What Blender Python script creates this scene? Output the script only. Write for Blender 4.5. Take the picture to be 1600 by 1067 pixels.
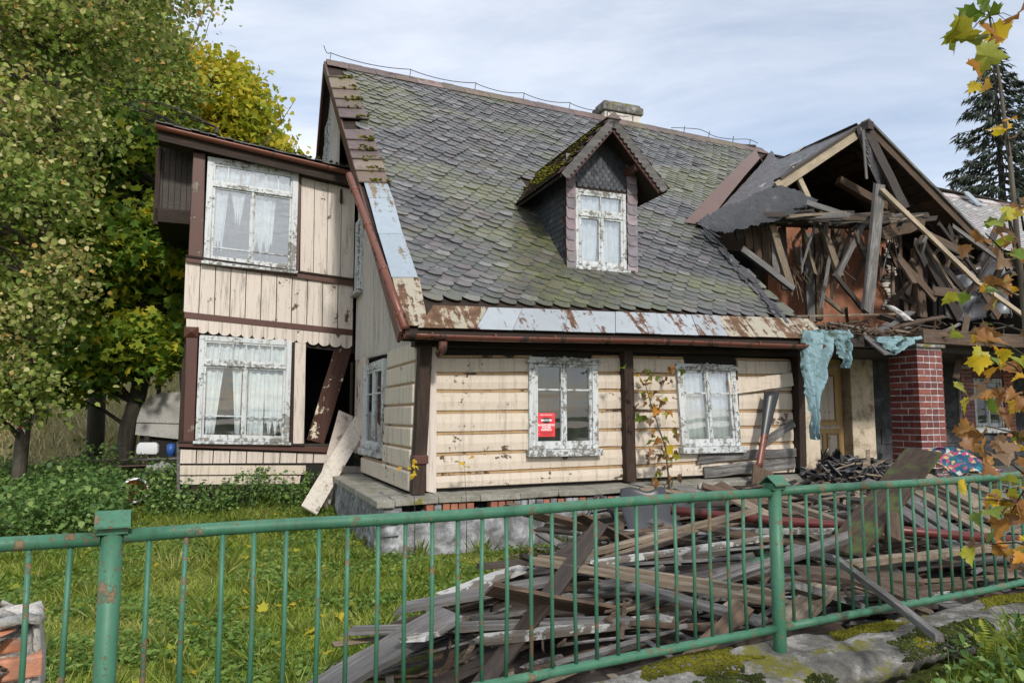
import bpy, math, random
import numpy as np
from mathutils import Vector, Matrix, noise as mnoise
for _o in list(bpy.data.objects): bpy.data.objects.remove(_o)
SC = bpy.context.scene
COL = SC.collection
# ------------------------------------------------------------------ camera
F = 1150.; CX, CY = 800., 533.5; EYE = 1.6
PIT = math.atan(115 / F); ca, sa = math.cos(PIT), math.sin(PIT)
cam = bpy.data.cameras.new('camera'); co = bpy.data.objects.new('camera', cam); COL.objects.link(co)
co.location = (0, 0, EYE); co.rotation_euler = (math.pi / 2 + PIT, 0, 0)
cam.sensor_width = 36; cam.lens = F * 36 / 1600; cam.clip_start = .05; cam.clip_end = 1500
SC.camera = co
# ------------------------------------------------------------------ world and sun
SUN_EL, SUN_AZ = math.radians(34), math.radians(160)      # azimuth clockwise from +Y
wd = bpy.data.worlds.new('World'); SC.world = wd; wd.use_nodes = True
wt = wd.node_tree; wt.nodes.clear()
def _wn(t, **k):
    n = wt.nodes.new(t)
    for a, b in k.items(): setattr(n, a, b)
    return n
out = _wn('ShaderNodeOutputWorld'); bg = _wn('ShaderNodeBackground')
sky = _wn('ShaderNodeTexSky', sky_type='NISHITA', sun_disc=False, sun_elevation=SUN_EL, sun_rotation=SUN_AZ, air_density=1.0, dust_density=1.5, ozone_density=1.5)
geo = _wn('ShaderNodeTexCoord')
sep = _wn('ShaderNodeSeparateXYZ'); wt.links.new(geo.outputs['Generated'], sep.inputs[0])
mz = _wn('ShaderNodeMath', operation='ADD'); wt.links.new(sep.outputs[2], mz.inputs[0]); mz.inputs[1].default_value = .28
dv = _wn('ShaderNodeVectorMath', operation='DIVIDE'); wt.links.new(geo.outputs['Generated'], dv.inputs[0])
cmb = _wn('ShaderNodeCombineXYZ')
for i in range(3): wt.links.new(mz.outputs[0], cmb.inputs[i])
wt.links.new(cmb.outputs[0], dv.inputs[1])
mp = _wn('ShaderNodeMapping'); wt.links.new(dv.outputs[0], mp.inputs[0]); mp.inputs['Location'].default_value = (.6, .9, 0); mp.inputs['Scale'].default_value = (.8, 1.5, 1); mp.inputs['Rotation'].default_value = (0, 0, .5)
cn = _wn('ShaderNodeTexNoise'); wt.links.new(mp.outputs[0], cn.inputs['Vector'])
cn.inputs['Scale'].default_value = .9; cn.inputs['Detail'].default_value = 9; cn.inputs['Roughness'].default_value = .58; cn.inputs['Distortion'].default_value = .5
# the veil of cloud thickens towards the horizon
rmp = _wn('ShaderNodeMapRange'); wt.links.new(cn.outputs[0], rmp.inputs[0])
rmp.inputs[1].default_value = .34; rmp.inputs[2].default_value = .64; rmp.inputs[3].default_value = .24; rmp.inputs[4].default_value = 1.0
mixw = _wn('ShaderNodeMix', data_type='RGBA'); wt.links.new(rmp.outputs[0], mixw.inputs[0]); wt.links.new(sky.outputs[0], mixw.inputs[6])
mixw.inputs[7].default_value = (6.3, 6.55, 7.0, 1)
wt.links.new(mixw.outputs[2], bg.inputs[0]); bg.inputs[1].default_value = .15
wt.links.new(bg.outputs[0], out.inputs[0])
sl = bpy.data.lights.new('sun', 'SUN'); sl.energy = 2.6; sl.angle = math.radians(5); sl.color = (1, .94, .86)
so = bpy.data.objects.new('sun', sl); COL.objects.link(so)
sd = Vector((math.sin(SUN_AZ) * math.cos(SUN_EL), math.cos(SUN_AZ) * math.cos(SUN_EL), math.sin(SUN_EL)))
so.rotation_euler = sd.to_track_quat('Z', 'Y').to_euler(); so.location = (10, -10, 12)
vs = SC.view_settings; vs.view_transform = 'Standard'; vs.look = 'None'; vs.gamma = 1; vs.use_curve_mapping = False; vs.exposure = .2
SC.render.engine = 'CYCLES'; SC.cycles.max_bounces = 6; SC.cycles.transparent_max_bounces = 10

# ------------------------------------------------------------------ places: pixel of the photograph -> point on a real plane
def ray(px, py):
    dx = (px - CX) / F; dy = (CY - py) / F
    return (dx, ca - dy * sa, sa + dy * ca)
HA = math.atan2(.363, .932)
U = (math.cos(HA), math.sin(HA)); V = (-math.sin(HA), math.cos(HA)); HC = (-1.12, 8.9)
def Q(px, py, t):          # on the house's vertical plane t (parallel to its front), in house coordinates
    r = ray(px, py); k = (t + HC[0]*V[0] + HC[1]*V[1]) / (r[0]*V[0] + r[1]*V[1])
    x, y = r[0]*k - HC[0], r[1]*k - HC[1]
    return Vector((x*U[0] + y*U[1], t, EYE + r[2]*k))
def Qs(px, py, s):         # on the plane s (parallel to its side)
    r = ray(px, py); k = (s + HC[0]*U[0] + HC[1]*U[1]) / (r[0]*U[0] + r[1]*U[1])
    x, y = r[0]*k - HC[0], r[1]*k - HC[1]
    return Vector((s, x*V[0] + y*V[1], EYE + r[2]*k))
def G(px, py, z):
    r = ray(px, py); k = (z - EYE) / r[2]; return Vector((r[0]*k, r[1]*k, z))
def D(px, py, d):          # at depth d metres
    r = ray(px, py); k = d / r[1]; return Vector((r[0]*k, d, EYE + r[2]*k))
def W(s, t, z=0): return Vector((HC[0] + s*U[0] + t*V[0], HC[1] + s*U[1] + t*V[1], z))
def toH(p): x, y = p[0]-HC[0], p[1]-HC[1]; return Vector((x*U[0]+y*U[1], x*V[0]+y*V[1], p[2]))
def roofz(s, t):
    f = (t + .5) / 6.0
    if f > 1: f = 2 - f
    return (2.56 + .02*s) * (1-f) + (8.47 - .036*s) * f
def R(px, py):             # on the main roof
    a, b = -.6, 5.9
    for _ in range(40):
        m = (a+b)/2; q = Q(px, py, m)
        if q.z - roofz(q.x, m) > 0: a = m
        else: b = m
    return Q(px, py, m)
# fence frame
FA = math.atan2(.470, .882); FD = (math.cos(FA), math.sin(FA)); FN = (-math.sin(FA), math.cos(FA)); FP = (-1.16, 2.18)
def FW(d, e, z=0): return Vector((FP[0] + d*FD[0] + e*FN[0], FP[1] + d*FD[1] + e*FN[1], z))
def toF(x, y): x -= FP[0]; y -= FP[1]; return (x*FD[0] + y*FD[1], x*FN[0] + y*FN[1])
def sm(a, b, x):
    x = min(1, max(0, (x-a)/(b-a))); return x*x*(3-2*x)
# ------------------------------------------------------------------ object helpers
def tag(o, label=None, cat=None, group=None, kind=None):
    if label: o['label'] = label
    if cat: o['category'] = cat
    if group: o['group'] = group
    if kind: o['kind'] = kind
    return o
def empty(name, loc=(0, 0, 0), rz=0, parent=None):
    o = bpy.data.objects.new(name, None); COL.objects.link(o); o.location = loc; o.rotation_euler = (0, 0, rz)
    o.empty_display_size = .1; o.parent = parent
    return o
def link(name, me, parent=None):
    o = bpy.data.objects.new(name, me); COL.objects.link(o); o.parent = parent; return o
RND = random.Random(7)
def blob(mb, c, r):
    c = Vector(c); k = [c+Vector(d)*r*RND.uniform(.7, 1.2) for d in ((1,0,0),(0,1,0),(-1,0,0),(0,-1,0),(0,0,.8),(0,0,-.6))]
    mb.add(k, [(0,1,4),(1,2,4),(2,3,4),(3,0,4),(1,0,5),(2,1,5),(3,2,5),(0,3,5)])
XSET = {'grey_weathered_wood', 'pale_split_wood', 'brown_weathered_wood', 'dark_wet_wood', 'white_flaking_board_paint', 'pale_roof_timber', 'dark_brown_wet_board', 'cream_board_paint', 'brown_board_with_cream_flakes', 'grey_pink_board_paint'}
class MB:
    def __init__(s): s.v = []; s.f = []; s.a = []; s.m = []; s.bm = []
    def add(s, vs, fs, a=None, mi=0):
        b = len(s.v); s.v += [tuple(v) for v in vs]
        if a is None: a = RND.random()
        for f in fs: s.f.append([i+b for i in f]); s.a.append(a); s.m.append(mi)
        return s
    def box(s, p, q, a=None, mi=0):
        x0, y0, z0 = p; x1, y1, z1 = q
        x0, x1 = min(x0, x1), max(x0, x1); y0, y1 = min(y0, y1), max(y0, y1); z0, z1 = min(z0, z1), max(z0, z1)
        return s.add([(x0,y0,z0),(x1,y0,z0),(x1,y1,z0),(x0,y1,z0),(x0,y0,z1),(x1,y0,z1),(x1,y1,z1),(x0,y1,z1)],
              [(0,3,2,1),(4,5,6,7),(0,1,5,4),(1,2,6,5),(2,3,7,6),(3,0,4,7)], a, mi)
    def hexa(s, c, a=None, mi=0):   # 8 corners: bottom ring then top ring
        return s.add(c, [(0,3,2,1),(4,5,6,7),(0,1,5,4),(1,2,6,5),(2,3,7,6),(3,0,4,7)], a, mi)
    def prism(s, poly, d, a=None, mi=0):     # poly of 3D points, extruded by vector d
        n = len(poly); d = Vector(d); P = [Vector(p) for p in poly]
        return s.add(P + [p + d for p in P], [tuple(range(n)), tuple(range(2*n-1, n-1, -1))] + [(i, i+n, (i+1) % n+n, (i+1) % n) for i in range(n)], a, mi)
    def beam(s, a, b, w, th, up=(0, -1, 0), jit=0, seg=1, ends=0, a_=None, mi=0):   # w across, th along up
        a = Vector(a); b = Vector(b); x = (b-a).normalized(); up = Vector(up); up = (up - x*up.dot(x)).normalized(); y = up.cross(x)
        s.bm.append((a.copy(), x.copy(), y.copy(), up.copy(), (seg+1)*4)); vs = []; fs = []
        for i in range(seg+1):
            c = a.lerp(b, i/seg); k = jit*(RND.random()-.5)*2
            for q, (sy, su) in enumerate(((-1,-1),(1,-1),(1,1),(-1,1))):
                e = 0
                if ends and i in (0, seg): e = (RND.random()-.3)*ends*(-1 if i == 0 else 1)
                vs.append(c + y*(sy*w/2*(1+jit*(RND.random()-.5))+k*w) + up*(su*th/2 + k*th) + x*e)
        for i in range(seg):
            for q in range(4):
                r = (q+1) % 4; fs.append((i*4+q, i*4+r, i*4+4+r, i*4+4+q))
        fs += [(3,2,1,0), tuple(seg*4+q for q in range(4))]
        return s.add(vs, fs, a_, mi)
    def tube(s, pts, r, n=8, a=None, cap=True, mi=0):
        pts = [Vector(p) for p in pts]; rr = r if isinstance(r, (list, tuple)) else [r]*len(pts)
        vs = []; fs = []; ref = None
        for i, p in enumerate(pts):
            d = (pts[min(i+1, len(pts)-1)] - pts[max(i-1, 0)]).normalized()
            if ref is None: ref = Vector((0, 0, 1)) if abs(d.z) < .9 else Vector((1, 0, 0))
            y = (ref - d*ref.dot(d)).normalized(); ref = y; z = d.cross(y)
            for k in range(n):
                an = 2*math.pi*k/n; vs.append(p + y*math.cos(an)*rr[i] + z*math.sin(an)*rr[i])
        for i in range(len(pts)-1):
            for k in range(n):
                k2 = (k+1) % n; fs.append((i*n+k, i*n+k2, i*n+n+k2, i*n+n+k))
        if cap: fs += [tuple(range(n-1, -1, -1)), tuple((len(pts)-1)*n+k for k in range(n))]
        return s.add(vs, fs, a, mi)
    def sheet(s, fn, nu, nv, th=.004, a=None, mi=0):   # fn(u,v)->point; solid sheet
        P = [[Vector(fn(i/nu, j/nv)) for j in range(nv+1)] for i in range(nu+1)]
        vs = []; 
        for i in range(nu+1):
            for j in range(nv+1):
                du = P[min(i+1, nu)][j]-P[max(i-1, 0)][j]; dv = P[i][min(j+1, nv)]-P[i][max(j-1, 0)]
                n = du.cross(dv); n = n.normalized() if n.length > 1e-9 else Vector((0, 0, 1))
                vs.append(P[i][j]); vs.append(P[i][j] - n*th)
        id_ = lambda i, j, k: (i*(nv+1)+j)*2+k
        fs = []
        for i in range(nu):
            for j in range(nv):
                fs.append((id_(i,j,0), id_(i+1,j,0), id_(i+1,j+1,0), id_(i,j+1,0))); fs.append((id_(i,j,1), id_(i,j+1,1), id_(i+1,j+1,1), id_(i+1,j,1)))
        for i in range(nu):
            fs.append((id_(i,0,0), id_(i,0,1), id_(i+1,0,1), id_(i+1,0,0))); fs.append((id_(i,nv,0), id_(i+1,nv,0), id_(i+1,nv,1), id_(i,nv,1)))
        for j in range(nv):
            fs.append((id_(0,j,0), id_(0,j+1,0), id_(0,j+1,1), id_(0,j,1))); fs.append((id_(nu,j,0), id_(nu,j,1), id_(nu,j+1,1), id_(nu,j+1,0)))
        return s.add(vs, fs, a, mi)
    def map(s, fn): s.v = [tuple(fn(Vector(v))) for v in s.v]; return s
    def mesh(s, name, mat, smooth=False):
        me = bpy.data.meshes.new(name); me.from_pydata(s.v, [], s.f)
        for m in (mat if isinstance(mat, (list, tuple)) else [mat]): me.materials.append(m)
        at = me.attributes.new('rnd', 'FLOAT', 'FACE'); at.data.foreach_set('value', s.a)
        if any(s.m): me.polygons.foreach_set('material_index', s.m)
        if smooth: me.polygons.foreach_set('use_smooth', [True]*len(s.f))
        me.update(); return me
    def build(s, name, mat, parent=None, smooth=False, bevel=0):
        M = None
        if len(s.bm) == 1 and s.bm[0][4] == len(s.v) and not isinstance(mat, (list, tuple)) and mat.name in XSET:
            a, x, y, u, _ = s.bm[0]; M = Matrix(((x.x, y.x, u.x, a.x), (x.y, y.y, u.y, a.y), (x.z, y.z, u.z, a.z), (0, 0, 0, 1)))
            Mi = M.inverted(); s.v = [tuple(Mi @ Vector(v)) for v in s.v]
        o = link(name, s.mesh(name, mat, smooth), parent)
        if M is not None: o.matrix_local = M
        if bevel:
            m = o.modifiers.new('bevel', 'BEVEL'); m.width = bevel; m.segments = 2; m.limit_method = 'ANGLE'
        return o
# ------------------------------------------------------------------ materials
class NT:
    def __init__(s, name):
        s.mat = bpy.data.materials.new(name); s.mat.use_nodes = True; s.t = s.mat.node_tree; s.t.nodes.clear()
        s.o = s.t.nodes.new('ShaderNodeOutputMaterial'); s.tc = None
    def n(s, typ, ins={}, **props):
        nd = s.t.nodes.new('ShaderNode'+typ)
        for k, v in props.items(): setattr(nd, k, v)
        for k, v in ins.items():
            if isinstance(v, bpy.types.NodeSocket): s.t.links.new(v, nd.inputs[k])
            else: nd.inputs[k].default_value = v
        return nd
    def co(s, scale=(1, 1, 1), kind='Object', loc=None):
        if s.tc is None: s.tc = s.n('TexCoord')
        m = s.n('Mapping', {0: s.tc.outputs[kind], 'Scale': scale})
        if loc is not None: s.t.links.new(loc, m.inputs['Location'])
        return m.outputs[0]
    def orand(s):
        oi = s.n('ObjectInfo').outputs['Random']; return oi
    def noise(s, vec, scale, detail=6, rough=.6, dist=0):
        return s.n('TexNoise', {'Vector': vec, 'Scale': scale, 'Detail': detail, 'Roughness': rough, 'Distortion': dist}).outputs[0]
    def rng(s, v, a, b, c=0, d=1):
        return s.n('MapRange', {0: v, 1: a, 2: b, 3: c, 4: d}).outputs[0]
    def mix(s, f, a, b, mode='MIX'):
        a = (*a, 1) if isinstance(a, tuple) and len(a) == 3 else a; b = (*b, 1) if isinstance(b, tuple) and len(b) == 3 else b
        return s.n('Mix', {0: f, 6: a, 7: b}, data_type='RGBA', blend_type=mode).outputs[2]
    def m(s, op, a, b=0): return s.n('Math', {0: a, 1: b}, operation=op).outputs[0]
    def bump(s, h, strength=.5, dist=.01, normal=None):
        d = {'Height': h, 'Strength': strength, 'Distance': dist}
        if normal is not None: d['Normal'] = normal
        return s.n('Bump', d).outputs[0]
    def ramp(s, f, stops):
        r = s.n('ValToRGB', {0: f}); e = r.color_ramp.elements
        e[0].position = stops[0][0]; e[0].color = (*stops[0][1], 1); e[1].position = stops[1][0]; e[1].color = (*stops[1][1], 1)
        for p, c in stops[2:]: k = e.new(p); k.color = (*c, 1)
        return r.outputs[0]
    def attr(s): return s.n('Attribute', attribute_name='rnd').outputs['Fac']
    def bsdf(s, col, rough=.7, normal=None, metal=0, spec=.4):
        d = {'Base Color': (*col, 1) if isinstance(col, tuple) else col, 'Roughness': rough, 'Metallic': metal, 'Specular IOR Level': spec}
        if normal is not None: d['Normal'] = normal
        b = s.n('BsdfPrincipled', d); s.t.links.new(b.outputs[0], s.o.inputs[0]); return s.mat
def stretch(dir_, k=.09):
    return {'x': (k, 1, 1), 'y': (1, k, 1), 'z': (1, 1, k)}[dir_]
def M_wood(name, c1, c2, dir_='x', fine=26, dark=.5, rough=.82, moss=0):
    t = NT(name); r = t.orand(); off = t.n('CombineXYZ', {0: t.m('MULTIPLY', r, 37.), 1: t.m('MULTIPLY', r, 11.), 2: t.m('MULTIPLY', r, 23.)}).outputs[0]
    v = t.co(stretch(dir_), loc=off)
    g = t.noise(v, fine, 8, .65, .6); g2 = t.noise(v, fine*4, 5, .7); big = t.noise(t.co(loc=off), 2.2, 6, .6)
    c = t.ramp(g, [(.3, tuple(x*dark for x in c1)), (.5, c1), (.72, c2)])
    c = t.mix(t.rng(g2, .52, .66, 0, .75), c, tuple(x*.22 for x in c1))
    c = t.mix(t.rng(big, .42, .7, 0, .7), c, tuple(x*.35 for x in c1))
    c = t.mix(t.rng(t.attr(), 0, 1, 0, .35), c, tuple(x*.5 for x in c2))
    c = t.mix(t.rng(r, 0, 1, 0, .4), c, tuple(x*.45 for x in c1))
    if moss: c = t.mix(t.rng(t.noise(t.co(), 5, 7), .6-moss*.2, .68), c, (.07, .10, .02))
    h = t.m('ADD', g, t.m('MULTIPLY', g2, .5))
    return t.bsdf(c, rough, t.bump(h, .9, .006))
def M_paint(name, paint, under, peel=.3, grime=.5, dir_='x', dirt=(.09, .085, .06), rough=.55, scale=3.2, var=.25):
    t = NT(name); v = t.co(); g = t.noise(t.co(stretch(dir_, .07)), 34, 7, .7, .5)
    n1 = t.noise(v, scale, 11, .72, .3); n0 = t.noise(v, 1.1, 4, .5)
    r = t.orand(); m = t.m('ADD', t.m('ADD', t.m('MULTIPLY', n1, .75), t.m('MULTIPLY', g, .2)), t.m('MULTIPLY', n0, .35))
    m = t.m('ADD', m, t.m('MULTIPLY', r, .05))
    th = .92 - peel*.36
    mask = t.rng(m, th, th+.012)
    pc = t.mix(t.rng(n0, .35, .65, 0, var), paint, tuple(x*.72 for x in paint))
    crack = t.rng(t.noise(t.co(stretch(dir_, .03)), 60, 4, .7), .63, .70, 0, .55)
    pc = t.mix(crack, pc, tuple(x*.5 for x in under))
    st = t.noise(t.co((7, 7, .55)), 2.2, 8, .7, .4)
    pc = t.mix(t.rng(st, .5, .78, 0, grime), pc, dirt)
    sp = t.noise(v, 45, 4, .7); pc = t.mix(t.rng(sp, .6, .75, 0, grime*.6), pc, dirt)
    uc = t.mix(t.rng(g, .35, .65), tuple(x*.45 for x in under), under)
    c = t.mix(mask, pc, uc)
    ro = t.rng(mask, 0, 1, rough, .9)
    h = t.m('SUBTRACT', t.m('MULTIPLY', g, .35), mask)
    return t.bsdf(c, ro, t.bump(h, .8, .004))
MAT = {}
MAT['cream'] = M_paint('cream_paint', (.62, .54, .445), (.13, .08, .055), .39, .7, 'x', scale=5)
MAT['cream_v'] = M_paint('cream_paint_boards', (.63, .555, .49), (.15, .09, .06), .38, .95, 'z', scale=4)
MAT['cream_strip'] = M_paint('ochre_strip_paint', (.42, .27, .13), (.08, .05, .03), .42, .8, 'x')
MAT['pale_v'] = M_paint('pale_grey_batten_paint', (.60, .56, .52), (.13, .09, .07), .25, .75, 'z')
MAT['brown'] = M_paint('brown_paint', (.085, .034, .024), (.24, .20, .17), .42, .5, 'z', dirt=(.02, .015, .012), rough=.5)
MAT['brown_x'] = M_paint('brown_paint_rail', (.085, .034, .024), (.2, .16, .13), .16, .4, 'x', dirt=(.02, .015, .012), rough=.5)
MAT['darkbrown'] = M_wood('dark_brown_timber', (.045, .026, .018), (.085, .055, .04), 'z')
MAT['darkbrown_x'] = M_wood('dark_brown_timber_rail', (.035, .021, .015), (.07, .045, .032), 'x')
MAT['white'] = M_paint('white_window_paint', (.58, .61, .62), (.27, .26, .23), .56, .8, 'z', scale=17)
MAT['white_x'] = M_paint('white_window_paint_rail', (.56, .59, .60), (.26, .25, .22), .60, .8, 'x', scale=17)
MAT['peelboard'] = M_paint('brown_board_with_cream_flakes', (.66, .58, .44), (.085, .04, .03), .80, .4, 'x', scale=4)
MAT['wood_grey'] = M_wood('grey_weathered_wood', (.15, .142, .135), (.36, .35, .34), dark=.25)
MAT['wood_pale'] = M_wood('pale_split_wood', (.24, .185, .13), (.48, .40, .30), dark=.25)
MAT['wood_brown'] = M_wood('brown_weathered_wood', (.11, .072, .048), (.22, .155, .105), dark=.4)
MAT['wood_dark'] = M_wood('dark_wet_wood', (.045, .033, .026), (.10, .075, .058), rough=.6)
MAT['wood_white'] = M_paint('white_flaking_board_paint', (.46, .46, .44), (.18, .155, .13), .66, .7, 'x', scale=7)
MAT['wood_new'] = M_wood('pale_roof_timber', (.50, .41, .29), (.66, .57, .44), dark=.7)
def M_slate(name, base, base2, moss=.6, rough=.42, tint=(.24, .19, .10)):
    t = NT(name); a = t.attr(); v = t.co(); n = t.noise(v, 9, 8, .65, .3); z = t.noise(t.co((.5, 1, 1)), .75, 5, .6, .4); f = t.noise(v, 60, 5, .7)
    c = t.ramp(a, [(0, base), (.35, base2), (.6, tuple(x*1.25 for x in base)), (.86, (base2[0]*1.15, base2[1]*.98, base2[2]*.98)), (1, tuple(x*1.8 for x in base2))])
    c = t.mix(t.rng(n, .45, .7, 0, .55), c, tuple(x*.4 for x in base))
    if moss:
        mm = t.m('MULTIPLY', t.rng(z, .46, .62), t.rng(n, .32, .6))
        c = t.mix(t.m('MULTIPLY', mm, moss), c, (.17, .185, .06))
        c = t.mix(t.rng(t.noise(v, 22, 6, .7), .62, .7, 0, .75*moss), c, (.30, .29, .24))
        c = t.mix(t.rng(t.noise(t.co((1, 1, 1)), 1.3, 6, .6, .5), .58, .72, 0, .5), c, (.10, .06, .055))
    h = t.m('ADD', n, t.m('MULTIPLY', f, .35))
    return t.bsdf(c, t.rng(n, .3, .7, rough-.08, rough+.25), t.bump(h, .55, .005), spec=.55)
MAT['slate'] = M_slate('roof_slate', (.050, .053, .056), (.098, .099, .100), .62, .27)
MAT['slate_blue'] = M_slate('dormer_slate', (.030, .038, .050), (.050, .056, .066), 0, .5)
MAT['slate_purple'] = M_slate('purple_corner_slate', (.15, .135, .155), (.20, .17, .19), .15, .5)
MAT['slate_light'] = M_slate('light_slate', (.30, .30, .31), (.36, .35, .35), .2, .5)
MAT['slab'] = M_slate('verge_slate_slab', (.105, .075, .075), (.13, .095, .09), .5, .6)
def M_moss(name, c1, c2):
    t = NT(name); v = t.co(); n = t.noise(v, 40, 6, .7); b = t.noise(v, 6, 5)
    c = t.mix(t.rng(b, .35, .65), t.mix(t.rng(n, .3, .7), c1, c2), tuple(x*.45 for x in c1))
    return t.bsdf(c, .95, t.bump(n, 1, .02), spec=.1)
MAT['moss'] = M_moss('yellow_green_moss', (.12, .13, .015), (.28, .25, .03))
MAT['moss_dark'] = M_moss('dark_moss', (.04, .055, .015), (.10, .12, .03))
def M_metal(name, col, rust, amount, streak='t'):
    t = NT(name); v = t.co(); s_ = t.noise(t.co((5, .6, .6)), 1.5, 7, .65, .3); n = t.noise(v, 7, 8, .7, .5)
    a = t.attr(); m = t.m('ADD', t.m('MULTIPLY', s_, .62), t.m('MULTIPLY', n, .38)); m = t.m('ADD', m, t.m('MULTIPLY', a, .05))
    k = t.rng(m, .62-amount*.2, .66-amount*.2)
    rc = t.mix(t.rng(n, .35, .62), rust, tuple(x*.4 for x in rust))
    c = t.mix(k, t.mix(t.rng(n, .3, .7, 0, .5), t.mix(a, col, tuple(x*.8 for x in col)), tuple(x*.65 for x in col)), rc)
    return t.bsdf(c, t.rng(k, 0, 1, .38, .85), t.bump(n, .25, .004), metal=.15)
MAT['flash'] = M_metal('pale_sheet_flashing', (.40, .44, .47), (.20, .10, .055), .34)
MAT['flash_rust'] = M_metal('rusty_sheet_flashing', (.42, .38, .29), (.20, .11, .06), .58)
MAT['flash_blue'] = M_metal('blue_grey_sheet_flashing', (.36, .43, .49), (.33, .26, .17), .26)
MAT['metal_brown'] = M_metal('brown_painted_sheet', (.14, .075, .055), (.30, .25, .2), .25)
MAT['pipe'] = M_metal('red_brown_gutter_paint', (.17, .062, .04), (.07, .05, .04), .30)
MAT['pipe_red'] = M_metal('dull_red_pipe_paint', (.13, .028, .026), (.08, .04, .035), .3)
MAT['wire'] = NT('dark_wire').bsdf((.03, .028, .03), .5)
MAT['tar'] = M_slate('torn_tar_paper', (.022, .023, .026), (.055, .055, .060), 0, .42)
def M_stone(name, c1, c2, c3, sc=3, moss=.0, rough=.9):
    t = NT(name); v = t.co(); n = t.noise(v, sc, 10, .7, .3); f = t.noise(v, sc*14, 5, .7)
    c = t.ramp(n, [(.33, c1), (.5, c2), (.66, c3)]); c = t.mix(t.rng(f, .5, .75, 0, .6), c, tuple(x*.35 for x in c1))
    if moss: c = t.mix(t.rng(t.noise(v, 3.3, 8, .7), .62-moss*.12, .67-moss*.12), c, t.mix(t.rng(f, .3, .7), (.10, .10, .015), (.22, .20, .03)))
    return t.bsdf(c, rough, t.bump(t.m('ADD', n, t.m('MULTIPLY', f, .4)), 1, .02))
MAT['concrete'] = M_stone('old_concrete', (.055, .053, .048), (.16, .155, .14), (.40, .39, .37), 7, .5)
MAT['ledge'] = M_stone('stone_ledge', (.17, .165, .13), (.27, .26, .22), (.36, .35, .31), 4, .2)
MAT['rubble'] = M_stone('whitewashed_rubble_stone', (.07, .07, .068), (.22, .225, .235), (.48, .50, .52), 5)
MAT['render_dark'] = M_stone('dark_grey_render', (.018, .019, .020), (.035, .037, .040), (.10, .105, .11), 2.2)  # dark grey render, mottled paler by noise
MAT['render_cream'] = M_stone('flaking_cream_plaster', (.20, .15, .10), (.56, .48, .36), (.64, .56, .44), 4)
MAT['orange'] = M_stone('orange_plaster_wall', (.20, .085, .045), (.27, .115, .065), (.34, .16, .10), 2.5)
MAT['plaster'] = M_stone('white_torn_plaster', (.35, .32, .28), (.60, .57, .52), (.72, .70, .66), 9)
def M_brick(name, c1, c2, white=.2, rough=.7):
    t = NT(name); r = t.orand(); n = t.noise(t.co(), 14, 8, .7); f = t.noise(t.co(), 90, 3)
    c = t.mix(r, c1, c2); c = t.mix(t.rng(n, .4, .7, 0, .6), c, tuple(x*.4 for x in c1)); c = t.mix(t.rng(n, .66-white*.2, .72, 0, .8), c, (.55, .5, .46))
    return t.bsdf(c, rough, t.bump(t.m('ADD', n, f), .7, .004))
MAT['brick'] = M_brick('glazed_red_brick', (.12, .030, .028), (.27, .085, .06), .22, .45)
MAT['brick_old'] = M_brick('old_red_brick', (.30, .11, .07), (.42, .17, .10), .35)
MAT['brick_orange'] = M_brick('orange_salvaged_brick', (.50, .19, .10), (.55, .27, .17), .45, .85)
MAT['mortar'] = M_stone('pale_mortar', (.24, .23, .24), (.50, .48, .50), (.68, .67, .68), 9)
def M_glass(name, refl=.3, tint=(.92, .95, .95), dirt=.35):
    t = NT(name); n = t.noise(t.co(), 5, 7, .65, .4); f = t.noise(t.co((.3, .3, 1)), 1.2, 3)
    tr = t.n('BsdfTransparent', {0: (*tint, 1)}); gl = t.n('BsdfGlossy', {0: (.95, .97, 1, 1), 'Roughness': .03, 'Normal': t.bump(f, .35, .05)})
    fr = t.n('LayerWeight', {'Blend': .3}).outputs['Fresnel']
    fac = t.n('Math', {0: fr, 1: refl}, operation='ADD', use_clamp=True).outputs[0]
    a = t.n('MixShader', {0: fac, 1: tr.outputs[0], 2: gl.outputs[0]})
    df = t.n('BsdfDiffuse', {0: (.42, .44, .45, 1)})
    b = t.n('MixShader', {0: t.rng(n, .45, .75, dirt*.15, dirt), 1: a.outputs[0], 2: df.outputs[0]})
    t.t.links.new(b.outputs[0], t.o.inputs[0]); return t.mat
MAT['glass'] = M_glass('window_glass', .04, dirt=.05)
MAT['glass_sky'] = M_glass('dusty_window_glass', .16, dirt=.18)
def M_trans(name, col, tr=.5, rough=.8, spots=None):
    t = NT(name); n = t.noise(t.co(), 8, 7, .65); c = t.mix(t.rng(n, .35, .7, 0, .5), col, tuple(x*.6 for x in col))
    if spots: c = t.mix(t.rng(t.noise(t.co(), 3, 8, .7), .52, .6), c, spots)
    d = t.n('BsdfDiffuse', {0: c}); b = t.n('BsdfTranslucent', {0: c}); m = t.n('MixShader', {0: tr, 1: d.outputs[0], 2: b.outputs[0]})
    t.t.links.new(m.outputs[0], t.o.inputs[0]); return t.mat
MAT['curtain'] = M_trans('white_net_curtain', (.90, .91, .93), .15)
MAT['foil'] = M_trans('pale_teal_insulation_foil', (.36, .53, .58), .35, spots=(.09, .13, .09))
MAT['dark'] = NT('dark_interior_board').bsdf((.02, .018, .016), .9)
MAT['plastic'] = NT('black_plastic').bsdf((.035, .038, .043), .35)
MAT['plastic_white'] = NT('white_plastic').bsdf((.7, .72, .75), .4)
MAT['blue'] = NT('blue_plastic').bsdf((.03, .10, .35), .4)
MAT['orange_inside'] = NT('rusty_orange_enamel').bsdf((.36, .09, .03), .6)
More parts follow.
